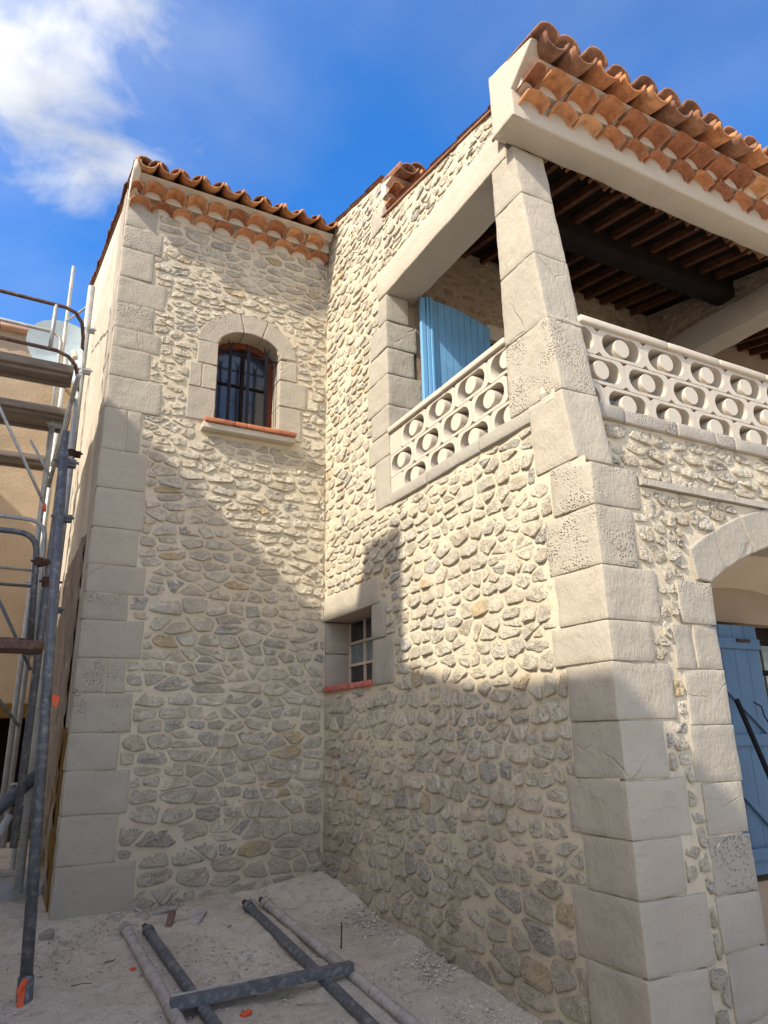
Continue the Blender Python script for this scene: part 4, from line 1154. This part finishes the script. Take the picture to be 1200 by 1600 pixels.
# eave over the terrace front, roofs and verges
P_H = genoise(house, -0.12, 6.36, 2.832, 5.195, (0.085, 0.205), 0.107, 0.228, 0.330, 5.405, 0.203, 31)
roof_sheet(house, 0.02, 6.36, 2.90, 5.47, 4.95, 0.203, P_H)
verge(house, 0.125, 2.58, 5.455, 4.9, 0.203, 9)
vb = MB(); vb.hexa([(-0.02, 3.05, rake(3.05) - .008), (0.30, 3.05, rake(3.05) - .008), (0.30, 4.96, rake(4.96) - .008), (-0.02, 4.96, rake(4.96) - .008),
                    (-0.02, 3.05, rake(3.05) + .008), (0.30, 3.05, rake(3.05) + .008), (0.30, 4.96, rake(4.96) + .008), (-0.02, 4.96, rake(4.96) + .008)])
vb.make('verge_bed', mat('roof_tile'), house)
P_U = genoise(house, 0.0, 2.3, 4.965, 6.03, (0.10, 0.21), 0.108, 0.23, 0.35, 6.225, 0.28, 33, 0.06, 0.05, 1, 0.2)
roof_sheet(house, 0.02, 4.2, 5.0, 6.33, 9.5, 0.28, 0.2333, 'upper_roof')
verge(house, 0.125, 4.66, 6.235, 9.4, 0.28, 12)
ub = MB(); ub.box((0.0, 4.94, 5.85), (2.3, 5.02, 6.10)); ub.make('upper_wall', mat('genoise_mortar'), house)
V, F = rough_box((-0.02, 4.94, 5.80), (0.06, 5.16, 6.02), 0.01, 0.06, 0.003, 190); obj('quoin_block', V, F, mat('quoin'), house, True)

# pierced balustrade blocks
def claustra_mesh():
    L, H, D = 0.404, 0.196, 0.115; n = 36
    hw, hh = 0.168, 0.078; R = hh
    outer = []; hole = []
    for k in range(n):
        a = 2 * math.pi * k / n; c, s = math.cos(a), math.sin(a)
        # stadium-shaped opening
        t = (hw - R)
        hole.append((c * R + (t if c >= 0 else -t) if abs(c) > 1e-6 else 0.0, s * R))
        m = max(abs(c) / (L / 2), abs(s) / (H / 2)); outer.append((c / m, s / m))
    V = []; F = []
    for y in (0, D):
        V += [(x, y, z) for x, z in outer] + [(x, y, z) for x, z in hole]
    for k in range(n):
        j = (k + 1) % n
        F += [(k, j, n + j, n + k), (2 * n + j, 2 * n + k, 3 * n + k, 3 * n + j),
              (n + k, n + j, 3 * n + j, 3 * n + k), (j, k, 2 * n + k, 2 * n + j)]
    b = len(V); m = 22; r = 0.0655
    for y in (-0.003, 0.002, D):
        rr = r - 0.003 if y < 0 else r
        V += [(rr * math.cos(2 * math.pi * k / m), y, rr * math.sin(2 * math.pi * k / m)) for k in range(m)]
    for q in range(2):
        for k in range(m):
            j = (k + 1) % m; F.append((b + q * m + j, b + q * m + k, b + (q + 1) * m + k, b + (q + 1) * m + j))
    F.append(tuple(b + k for k in range(m))); F.append(tuple(b + 2 * m + k for k in range(m))[::-1])
    me = mesh_of('claustra_block', V, F, mat('claustra')); return me
CL_ME = claustra_mesh()
def clipped_block(name, parent, M, lim):          # shortened end block
    pass
rows = [3.145, 3.345, 3.546]
for r_i, z in enumerate(rows):
    x = 0.193 if r_i != 1 else 0.395
    while x < 3.4:
        place('claustra_block', CL_ME, house, Matrix.Translation((x, BY, z)))
        x += 0.407
MS = Matrix.Rotation(math.radians(-90), 4, 'Z')
for r_i, z in enumerate(rows):
    y = 4.52 if r_i != 1 else 4.727
    while y > 3.2:
        place('claustra_block', CL_ME, house, Matrix.Translation((0.0, y, z)) @ MS)
        y -= 0.407
    if r_i == 1: continue
    y0 = 4.725
    b = MB(); b.box((0.001, y0, z - 0.098), (0.114, 4.915, z + 0.098)); b.make('claustra_end', mat('claustra'), house)
for ya, yb in ((3.28, 4.05), (4.055, 4.92)):
    V, F = rough_box((-0.024, ya, 3.648), (0.145, yb, 3.695), 0.008, 0.12, 0.001, 200); obj('handrail', V, F, mat('claustra'), house, True)
for xa, xb in ((0.25, 1.02), (1.025, 1.54), (1.545, 2.05), (2.055, 2.7), (2.705, 3.43)):
    V, F = rough_box((xa, BY - 0.024, 3.648), (xb, BY + 0.145, 3.695), 0.008, 0.12, 0.001, 201); obj('handrail', V, F, mat('claustra'), house, True)

# folded blue shutters on the terrace
shutter(house, 0.40, 1.06, 2.78, 5.03, 4.82, 'shutter', False, 0.13, 9)
b = MB(); b.box((0.295, 4.80, 2.78), (0.335, 4.84, 5.03)); b.box((0.345, 4.79, 2.78), (0.372, 4.84, 5.04)); b.box((0.378, 4.775, 2.78), (0.396, 4.845, 5.03)); b.make('shutter_edge', mat('blue_edge'), house)
shutter(house, 2.06, 3.20, 2.78, 4.95, 4.86, 'shutter', False, 0.0, 9)

# rubble of the house walls
up_keep = []
st1 = rubble((-6.285, -2.75, -0.62, 3.0), lambda b: 0.145 if b < 0.35 else 0.112, lambda b: 0.200 if b < 0.35 else 0.162, s_excl, [], 14, gap=0.014, aniso=1.75)
st2 = rubble((-6.285, -4.9, 3.0, 6.62), lambda b: 0.100, lambda b: 0.155, s_excl + [rect(-4.96, -4.0, 5.5, 6.8)], [(0.28, 1, 6.20 - 0.28 * 4.43 - 0.03)], 15, gap=0.014, aniso=1.9)
st3 = rubble((-4.96, -3.07, 5.31, 6.0), lambda b: 0.085, lambda b: 0.15, s_excl, [(0.203, 1, 5.567 - 0.203 * 3.264 - 0.02)], 16, gap=0.014, aniso=1.9)
st4 = rubble((0.2, 2.2, -0.6, 2.50), lambda b: 0.110, lambda b: 0.135, f_excl, [], 17, gap=0.015, aniso=1.3)
st5 = rubble((0.25, 3.4, 2.63, 2.995), lambda b: 0.085, lambda b: 0.165, [], [], 18, gap=0.014, aniso=2.1)
st6 = rubble((0.35, 3.44, 4.0, 5.8), lambda b: 0.11, lambda b: 0.19, [rect(1.08, 2.08, 2.5, 5.03)], [], 19, gap=0.024, aniso=1.5)
st7 = rubble((-4.92, -3.0, 5.33, 5.8), lambda b: 0.11, lambda b: 0.19, [], [(0.203, 1, 5.567 - 0.203 * 3.264 - 0.14)], 20, gap=0.024, aniso=1.5)
lay_stones([(st1, F_SIDE, side_skin, 0.95, 0.0, None), (st2, F_SIDE, side_skin, 0.8, 0.0, None), (st3, F_SIDE, side_skin, 0.8, 0.0, None), (st4, F_FRONT, front_skin, 1.15, 0.0, None), (st5, F_PARA, para, 1.1, 0.0, None),
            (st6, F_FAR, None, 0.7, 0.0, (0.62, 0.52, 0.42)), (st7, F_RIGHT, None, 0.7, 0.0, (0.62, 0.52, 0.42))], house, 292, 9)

# ------------------------------------------------------------------ things by the porch and on the terrace
b = MB(); b.tube([(1.30, 2.96, 1.36), (2.10, 3.05, -0.25)], 0.016, 8)
o = b.make('black_pole', mat('iron_black')); tag(o, 'thin black pole leaning in the porch before the blue shutter', 'pole')
pl = thing('terrace_plant', 'dark leafy plant at the far end of the terrace', 'plant', (5.0, 4.3, 2.76))
b = MB(); b.tube([(5.0, 4.3, 2.76), (5.02, 4.28, 4.5)], [0.03, 0.015], 6); b.make('stem', mat('dark_leaf'), pl)
r = random.Random(3); lf = MB()
for k in range(36):
    a = r.uniform(0, 6.28); L = r.uniform(0.35, 0.7); c, s = math.cos(a), math.sin(a); z = r.uniform(4.1, 4.6); dz = r.uniform(-0.15, 0.25)
    lf.add([(5.0, 4.3, z), (5.0 + c * L * .5 - s * .05, 4.3 + s * L * .5 + c * .05, z + dz + .08), (5.0 + c * L, 4.3 + s * L, z + dz - .1), (5.0 + c * L * .5 + s * .05, 4.3 + s * L * .5 - c * .05, z + dz + .08)], [(0, 1, 2, 3)])
lf.make('leaves', mat('dark_leaf'), pl)

# ------------------------------------------------------------------ building beyond the scaffold
beige = thing('beige_house', 'beige rendered house with pale coping behind the scaffold', 'house', (-5.5, 13, 0))
wall_skin('wall', Frame((0, 12.0, 0), (1, 0, 0), (0, 0, 1), (0, -1, 0)), -9.0, -2.16, 1.72, 7.70, [], beige, 'beige_wall', 0.12, 0.02, None, 22)
b = MB(); b.box((-9.0, 12.03, 1.72), (-2.16, 18, 7.70)); b.box((-9.0, 13.2, -0.5), (-2.16, 18, 1.72)); b.make('wall_core', mat('beige_wall'), beige)
b = MB(); b.box((-9.0, 11.97, 1.52), (-2.16, 12.25, 1.72)); b.make('ochre_band', mat('ochre_base'), beige)
b = MB(); b.box((-9.0, 13.0, -0.5), (-2.16, 13.2, 1.72)); b.make('recess_shade_back', mat('boards_dark'), beige)  # near-black back panel; the shade of the recess is in its colour
for i, x in enumerate(np.arange(-9.0, -2.3, 0.62)):
    V, F = rough_box((x, 11.86, 7.70), (x + 0.615, 12.4, 7.80 + 0.02 * (i % 2)), 0.02, 0.2, 0.004, 300 + i); obj('coping_tile', V, F, mat('pale_coping'), beige, True)
b = MB(); b.box((-9.0, 12.4, 7.70), (-2.16, 18, 7.74)); b.make('roof', mat('pale_coping'), beige)

# satellite dish fixed above it
dish = thing('satellite_dish', 'pale blue-grey satellite dish above the scaffold planks', 'satellite dish', (-2.62, 11.2, 7.2))
V = []; F = []; n = 28; R = 0.62
Md = Matrix.Translation((-2.42, 11.3, 7.05)) @ Matrix.Rotation(math.radians(12), 4, 'Z') @ Matrix.Rotation(math.radians(72), 4, 'X')
V.append(Md @ Vector((0, 0, 0)))
for k in range(1, 5):
    for i in range(n):
        a = 2 * math.pi * i / n; rr = R * k / 4; V.append(Md @ Vector((rr * math.cos(a), rr * math.sin(a) * 1.05, 0.16 * (k / 4) ** 2)))
for i in range(n): F.append((0, 1 + i, 1 + (i + 1) % n))
for k in range(3):
    for i in range(n): F.append((1 + k * n + i, 1 + (k + 1) * n + i, 1 + (k + 1) * n + (i + 1) % n, 1 + k * n + (i + 1) % n))
obj('reflector', V, F, mat('dish_metal'), dish, True)
b = MB(); b.tube([Md @ Vector((0, -0.55, 0.14)), Md @ Vector((0.0, -0.42, 0.48))], 0.02, 8); b.make('feed_arm', mat('galvanised'), dish)
b = MB(); b.tube([Md @ Vector((0.0, -0.46, 0.50)), Md @ Vector((0.0, -0.28, 0.44))], 0.04, 10); b.make('receiver', mat('render_cream'), dish)
b = MB(); b.tube([Md @ Vector((0, 0, -0.02)), Md @ Vector((0, 0, -0.25)), (-2.42, 12.1, 6.9)], 0.03, 8); b.make('bracket', mat('galvanised'), dish)

# ------------------------------------------------------------------ scaffold
sc = thing('scaffold', 'tall tube scaffold with grey planks against the left side of the tower', 'scaffold', (-2.7, 6.5, -0.1))
def tubep(name, pts, r, m, parent=sc, n=12):
    b = MB(); b.tube(pts, r, n); return b.make(name, mat(m), parent, True)
def bend(p0, p1, p2, rad=0.10, n=7):
    """polyline p0-p1-p2 with a rounded corner"""
    p0, p1, p2 = Vector(p0), Vector(p1), Vector(p2)
    a = p1 + (p0 - p1).normalized() * rad; c = p1 + (p2 - p1).normalized() * rad
    return [p0] + [a.lerp(p1, t).lerp(p1.lerp(c, t), t) for t in [k / (n - 1) for k in range(n)]] + [p2]
def clamp(loc, parent=sc, s=1.0, m='dark_tube'):
    b = MB(); x, y, z = loc
    b.tube([(x, y, z - 0.035 * s), (x, y, z + 0.035 * s)], 0.040 * s, 10)
    b.box((x + 0.03 * s, y - 0.03 * s, z - 0.025 * s), (x + 0.085 * s, y + 0.03 * s, z + 0.025 * s))
    b.tube([(x - 0.06 * s, y - 0.03 * s, z), (x + 0.10 * s, y - 0.03 * s, z)], 0.010 * s, 6)
    return b.make('clamp', mat(m), parent)
tubep('standard', [(-2.363, 6.9, 0.05), (-2.360, 6.9, 5.63)], 0.034, 'galvanised')
tubep('standard', [(-2.461, 8.85, 0.1), (-2.461, 8.85, 5.8)], 0.028, 'galvanised')
tubep('standard', [(-2.507, 9.2, 3.3), (-2.507, 9.2, 7.35)], 0.022, 'galvanised')
tubep('standard', [(-2.541, 7.59, 0.1), (-2.541, 7.59, 4.48)], 0.026, 'galvanised')
tubep('standard', [(-2.47, 5.9, 0.5), (-2.465, 5.9, 3.6)], 0.026, 'dark_tube')
tubep('raker', [(-2.352, 4.98, -0.17), (-2.475, 5.62, 3.32)], 0.034, 'dark_tube', n=16)
b = MB(); b.tube([(-2.352, 4.98, -0.20), (-2.356, 5.0, -0.06)], 0.043, 14); b.make('collar', mat('dark_tube'), sc)
b = MB(); b.box((-2.392, 4.925, -0.20), (-2.358, 4.94, -0.09)); b.tube([(-2.39, 4.93, -0.12), (-2.36, 4.925, -0.06)], 0.016, 8); b.make('wedge', mat('orange_paint'), sc)
clamp((-2.47, 5.66, 3.24), s=1.1); clamp((-2.452, 5.56, 2.77)); clamp((-2.36, 6.9, 5.13), s=0.9, m='galvanised'); clamp((-2.362, 6.9, 4.67), s=1.0, m='galvanised'); clamp((-2.363, 6.9, 3.79), m='rust')
clamp((-2.465, 5.9, 2.35), m='rust')
clamp((-2.461, 8.85, 4.36), m='galvanised'); clamp((-2.541, 7.59, 4.34), m='galvanised'); clamp((-2.363, 6.9, 2.3), m='dark_tube'); clamp((-2.395, 7.6, 2.9), m='rust'); clamp((-2.541, 7.59, 2.66), m='galvanised', s=0.9)
tubep('bracket', [(-2.36, 6.9, 5.41), (-2.507, 9.2, 6.5)], 0.014, 'galvanised', n=6)
# guard rails of the upper lift
tubep('guard_rail', [(-4.43, 6.325, 5.03), (-2.587, 6.325, 4.983), (-2.495, 6.35, 4.966), (-2.426, 6.44, 4.926), (-2.392, 6.67, 4.903), (-2.38, 6.87, 4.903)], 0.017, 'rust_tube')
tubep('guard_rail', [(-4.43, 6.325, 4.581), (-2.61, 6.325, 4.529), (-2.507, 6.35, 4.506), (-2.438, 6.44, 4.478), (-2.392, 6.67, 4.455), (-2.38, 6.87, 4.455)], 0.017, 'rust_tube')
tubep('guard_post', [(-2.664, 6.325, 4.535), (-2.662, 6.325, 4.983)], 0.018, 'galvanised')
tubep('guard_rail', bend((-4.77, 9.085, 6.283), (-2.541, 9.085, 6.237), (-2.53, 9.085, 4.65), 0.16), 0.025, 'galvanised')
# planks of the upper lift
for (y0, y1, xe, z) in ((6.463, 6.808, -2.4435, 4.466), (7.42, 7.935, -2.38, 4.4545), (8.88, 9.22, -2.507, 4.443)):
    V, F = rough_box((-5.2, y0, z - 0.055), (xe, y1, z + 0.02), 0.006, 0.5, 0.002, int(y0 * 10)); p_ = obj('plank', V, F, mat('plank'), sc, True)
    b = MB(); b.box((-5.2, y0 + 0.05, z - 0.085), (xe - 0.04, y0 + 0.09, z - 0.056)); b.box((-5.2, y1 - 0.09, z - 0.085), (xe - 0.04, y1 - 0.05, z - 0.056)); b.make('plank_rib', mat('plank'), sc)
tubep('transom', [(-2.403, 6.38, 4.351), (-2.472, 9.3, 4.34)], 0.022, 'galvanised')
tubep('brace', [(-3.02, 6.3, 3.95), (-2.545, 6.3, 3.08)], 0.013, 'galvanised', n=8)
tubep('brace_tip', [(-2.545, 6.3, 3.08), (-2.542, 6.3, 3.02)], 0.014, 'orange_paint', n=8)
tubep('brace', [(-2.72, 7.0, 3.90), (-2.50, 7.0, 3.55)], 0.013, 'galvanised', n=8)
tubep('brace', [(-2.403, 6.9, 4.42), (-2.507, 7.475, 3.615)], 0.02, 'galvanised', n=8)
b = MB(); b.box((-2.455, 5.83, 3.0), (-2.43, 5.86, 3.12)); b.make('wedge', mat('orange_paint'), sc)
# guard frames of the lower lift
tubep('guard_frame', bend((-4.4, 7.0, 3.17), (-2.50, 7.0, 3.13), (-2.46, 7.0, 1.9), 0.16), 0.020, 'galvanised')
tubep('guard_frame', bend((-4.4, 5.9, 2.745), (-2.575, 5.9, 2.72), (-2.525, 5.9, 1.8), 0.15), 0.023, 'dark_tube')
tubep('guard_bar', [(-4.4, 7.0, 2.69), (-2.47, 7.0, 2.66)], 0.012, 'galvanised', n=8)
tubep('guard_bar', [(-4.4, 5.9, 2.33), (-2.54, 5.9, 2.31)], 0.012, 'dark_tube', n=8)
clamp((-2.545, 5.9, 2.50), m='rust', s=0.9)
V, F = rough_box((-5.0, 5.5, 1.80), (-2.45, 5.85, 1.86), 0.006, 0.5, 0.002, 9); obj('plank', V, F, mat('rust_tube'), sc, True)
V, F = rough_box((-5.0, 6.6, 1.95), (-2.52, 6.9, 2.01), 0.006, 0.5, 0.002, 10); obj('plank', V, F, mat('rust_tube'), sc, True)
tubep('brace', [(-2.78, 6.0, 2.22), (-2.50, 6.0, 1.70)], 0.012, 'dark_tube', n=8)
tubep('brace', [(-2.85, 6.2, 1.70), (-2.52, 6.2, 1.30)], 0.012, 'dark_tube', n=8)
tubep('brace', [(-3.0, 6.5, 0.30), (-2.30, 6.9, 0.95)], 0.050, 'dark_tube', n=14)
tubep('brace', [(-2.75, 6.3, 0.10), (-2.50, 6.6, 0.65)], 0.030, 'galvanised', n=10)
# screw jack on its plate
j0 = Vector((-2.395, 7.6, 0.12)); j1 = Vector((-2.395, 7.6, 0.85))
b = MB(); pts = []
b.tube([j0, j1], 0.020, 10)
for k in range(26):
    z = 0.14 + k * 0.026; b.tube([(-2.395, 7.6, z), (-2.395, 7.6, z + 0.010)], 0.027, 10)
b.make('screw_jack', mat('galvanised'), sc)
b = MB(); b.box((-2.47, 7.52, 0.085), (-2.32, 7.68, 0.100)); b.make('base_plate', mat('galvanised'), sc)
tubep('standard', [(-2.395, 7.6, 0.80), (-2.395, 7.6, 3.6)], 0.030, 'galvanised')
b = MB(); b.tube([(-2.395, 7.6, 0.80), (-2.395, 7.6, 0.86)], 0.045, 10); b.box((-2.50, 7.585, 0.82), (-2.30, 7.615, 0.84)); b.make('jack_nut', mat('galvanised'), sc)
b = MB(); b.hexa([(-2.372, 5.23, 1.42), (-2.345, 5.23, 1.40), (-2.345, 5.24, 1.40), (-2.372, 5.24, 1.42), (-2.380, 5.23, 1.49), (-2.33, 5.23, 1.47), (-2.33, 5.24, 1.47), (-2.380, 5.24, 1.49)]); b.make('wedge', mat('orange_paint'), sc)
V, F = rough_box((-3.6, 7.0, -0.3), (-2.17, 7.95, 0.082), 0.02, 0.12, 0.012, 55, None, 0.02); o = obj('concrete_slab', V, F, mat('concrete'), None, True); tag(o, 'grey concrete slab carrying the scaffold jack', 'slab')
V, F = rough_box((-4.5, 9.2, -0.4), (-2.22, 9.6, 0.50), 0.03, 0.10, 0.03, 56, None, 0.05); o = obj('low_wall', V, F, mat('shaded_wall'), None, True); tag(o, 'low wall behind the scaffold feet, shade put into its colour', 'wall')

# ------------------------------------------------------------------ things lying on the ground
def gz(x, y): return float(ground_z(x, y))
def spigot_tube(p0, p1, r, m, label, spig=True):
    t = thing('scaffold_tube', label, 'tube', p0, 'scaffold tubes lying on the ground')
    d = (Vector(p1) - Vector(p0)).normalized(); L = (Vector(p1) - Vector(p0)).length
    a = Vector(p0)
    N = 14
    pts = [a + d * (L * k / N) for k in range(N + 1)]
    b = MB(); b.tube(pts, [r * (1 + 0.02 * math.sin(k * 2.3)) for k in range(N + 1)], 14); b.make('tube', mat(m), t, True)
    if spig:
        b = MB(); b.tube([a - d * 0.075, a + d * 0.01], r * 0.62, 12); b.make('spigot', mat('rust'), t, True)
    b = MB(); b.tube([a + d * 0.02, a + d * 0.055], r * 1.28, 14); b.tube([a + d * 0.10, a + d * 0.13], r * 1.12, 14); b.make('collar', mat(m), t, True)
    return t
def onground(x, y, r): return (x, y, gz(x, y) + r)
spigot_tube(onground(-1.705, 5.83, 0.026), onground(-1.64, 3.6, 0.026), 0.034, 'mortar_tube', 'mortar-crusted tube lying leftmost of the four on the ground', False)
spigot_tube(onground(-1.575, 5.70, 0.028), onground(-1.475, 3.6, 0.028), 0.032, 'dark_tube', 'dark tube with rusty end lying second from the left')
spigot_tube(onground(-0.800, 5.90, 0.026), onground(-0.79, 3.3, 0.026), 0.032, 'dark_tube', 'dark tube with rusty end lying second from the right')
spigot_tube(onground(-0.665, 5.90, 0.026), onground(-0.590, 3.2, 0.026), 0.034, 'mortar_tube', 'mortar-crusted tube lying rightmost, nearest the terrace wall')
p0 = Vector(onground(-1.68, 4.40, 0.072)); p1 = Vector(onground(-0.63, 4.38, 0.080))
d = (p1 - p0).normalized(); sd = Vector((0, 1, 0)); up = Vector((0, 0, 1))
b = MB()
def bar(b, c0, c1, w, h0, h1):
    b.hexa([c0 - sd * w + up * h0, c1 - sd * w + up * h0, c1 + sd * w + up * h0, c0 + sd * w + up * h0, c0 - sd * w + up * h1, c1 - sd * w + up * h1, c1 + sd * w + up * h1, c0 + sd * w + up * h1])
fb = thing('scaffold_crossbar', 'flat grey metal crossbar lying across the four tubes', 'metal bar', p0)
bar(b, p0, p1, 0.030, -0.03, 0.022); b.make('bar', mat('dark_tube'), fb)
b = MB(); bar(b, p0 + d * 0.02 + sd * 0.068, p0 + d * 0.75 + sd * 0.075, 0.030, -0.01, 0.012); b.make('flange', mat('galvanised'), fb)
x, y = -0.493, 4.836
b = MB(); b.tube([(x, y, gz(x, y) - 0.05), (x + 0.002, y - 0.003, gz(x, y) + 0.16)], 0.005, 6); o = b.make('rebar_stake', mat('rust')); tag(o, 'thin rusty rebar stake standing in the dirt by the wall', 'stake')
def shard(name, label, cat, x, y, s, m, seed, lift=0.0, rot=0.0):
    r = np.random.default_rng(seed)
    V, F = rough_box((-s[0] / 2, -s[1] / 2, 0), (s[0] / 2, s[1] / 2, s[2]), min(s) * 0.15, max(s) / 4, min(s) * 0.12, seed, None, max(s) * 0.10)
    c, d = math.cos(rot), math.sin(rot)
    V = np.stack([V[:, 0] * c - V[:, 1] * d + x, V[:, 0] * d + V[:, 1] * c + y, V[:, 2] + V[:, 0] * lift + gz(x, y) - s[2] * 0.1], 1)
    o = obj(name, V, F, mat(m), None, True); tag(o, label, cat); return o
shard('wood_chunk', 'small brown broken wood chunk at the tower corner', 'wood', -2.20, 5.93, (0.08, 0.05, 0.05), 'plank', 61, 0.2, 0.4)
shard('tile_shard', 'flat grey slab fragment lying over the hole', 'fragment', -1.28, 5.90, (0.27, 0.10, 0.020), 'concrete', 62, 0.10, 0.30)
shard('tile_shard', 'broken pale fragment propped beside the hole', 'fragment', -1.22, 5.76, (0.16, 0.08, 0.03), 'mortar_tube', 63, 0.3, 0.9)
shard('tile_shard', 'dark splinter leaning in the debris by the tubes', 'fragment', -1.40, 5.80, (0.15, 0.05, 0.035), 'rust_tube', 64, 0.45, 1.2)
shard('tile_shard', 'thin pale slat lying at the edge of the hole', 'fragment', -1.42, 6.02, (0.20, 0.05, 0.02), 'mortar_tube', 65, 0.1, 0.1)
shard('clay_shard', 'orange clay shard beneath the metal crossbar', 'shard', -1.305, 4.27, (0.065, 0.035, 0.020), 'orange_paint', 66, 0.1, 0.5)
shard('orange_clip', 'tiny orange clip beside the leftmost tube', 'clip', -1.76, 5.13, (0.03, 0.03, 0.02), 'orange_paint', 67, 0.1, 0.5)
for k, (x, y) in enumerate(((-2.0, 5.02), (-1.90, 5.30), (-2.25, 5.25), (-1.05, 5.55))):
    r = random.Random(k); a = r.uniform(0, 3.1); L = r.uniform(0.06, 0.13)
    b = MB(); b.tube([(x, y, gz(x, y) + .012), (x + math.cos(a) * L * .5, y + math.sin(a) * L * .5, gz(x, y) + .012), (x + math.cos(a + .3) * L, y + math.sin(a + .3) * L, gz(x, y) + .008)], 0.003, 5)
    o = b.make('twig', mat('rust')); tag(o, ('dry twig lying nearest the foot of the scaffold tube', 'dry twig lying closest to the leftmost tube on the ground', 'dry twig lying just below the tower corner', 'dry twig on the dirt between the two tube pairs')[k], 'twig', 'twigs on the dirt')

# ------------------------------------------------------------------ houses across the lane (behind the camera's left shoulder); their roofs shade the walls
def lane_house(name, label, y0, y1, ztop, gable=None, chimney=None, xw=-6.5, depth=6.0):
    t = thing(name, label, 'house', (xw - 2, (y0 + y1) / 2, -0.5))
    b = MB(); b.box((xw - depth, y0 + 0.05, -1.5), (xw - 0.25, y1 - 0.05, ztop - 0.16)); b.make('wall', mat('neighbour_render'), t)
    if gable is None:
        b = MB(); b.hexa([(xw - depth, y0, ztop - 0.15), (xw, y0, ztop - 0.15), (xw, y1, ztop - 0.15), (xw - depth, y1, ztop - 0.15), (xw - depth, y0, ztop + 1.2), (xw, y0, ztop), (xw, y1, ztop), (xw - depth, y1, ztop + 1.2)]); b.make('roof', mat('roof_tile'), t)
    else:
        za = gable
        b = MB(); b.hexa([(xw - depth, y0, za - 0.15), (xw, y0, za - 0.15), (xw, y1, ztop - 0.15), (xw - depth, y1, ztop - 0.15), (xw - depth, y0, za), (xw, y0, za), (xw, y1, ztop), (xw - depth, y1, ztop)]); b.make('roof', mat('roof_tile'), t)
    if chimney:
        ya, yb, zc = chimney
        b = MB(); b.box((xw - 0.55, ya, ztop - 0.8), (xw - 0.02, yb, zc)); b.make('chimney', mat('neighbour_render'), t)
    for k in range(2):
        yc = y0 + (y1 - y0) * (0.3 + 0.4 * k)
        for zc in (1.5, 4.2):
            if zc + 1.0 > ztop - 1.0: continue
            b = MB(); b.box((xw - 0.27, yc - 0.45, zc - 0.6), (xw - 0.235, yc + 0.45, zc + 0.7)); w = b.make('window', mat('dark_glass'), t)
            for s in (-1, 1):
                b = MB(); b.box((xw - 0.248, yc + s * 0.70 - 0.23, zc - 0.6), (xw - 0.20, yc + s * 0.70 + 0.23, zc + 0.7)); b.make('shutter', mat('blue_paint'), w)
lane_house('lane_house', 'tall cream house across the lane with a street chimney', 3.19, 6.95, 7.98, None, (2.54, 3.16, 8.52))
lane_house('lane_house', 'lower cream house across the lane with sloping roof edge', -1.3, 3.18, 7.58, 6.46)
lane_house('lane_house', 'cream house farther up the lane', 10.05, 12.2, 7.90)
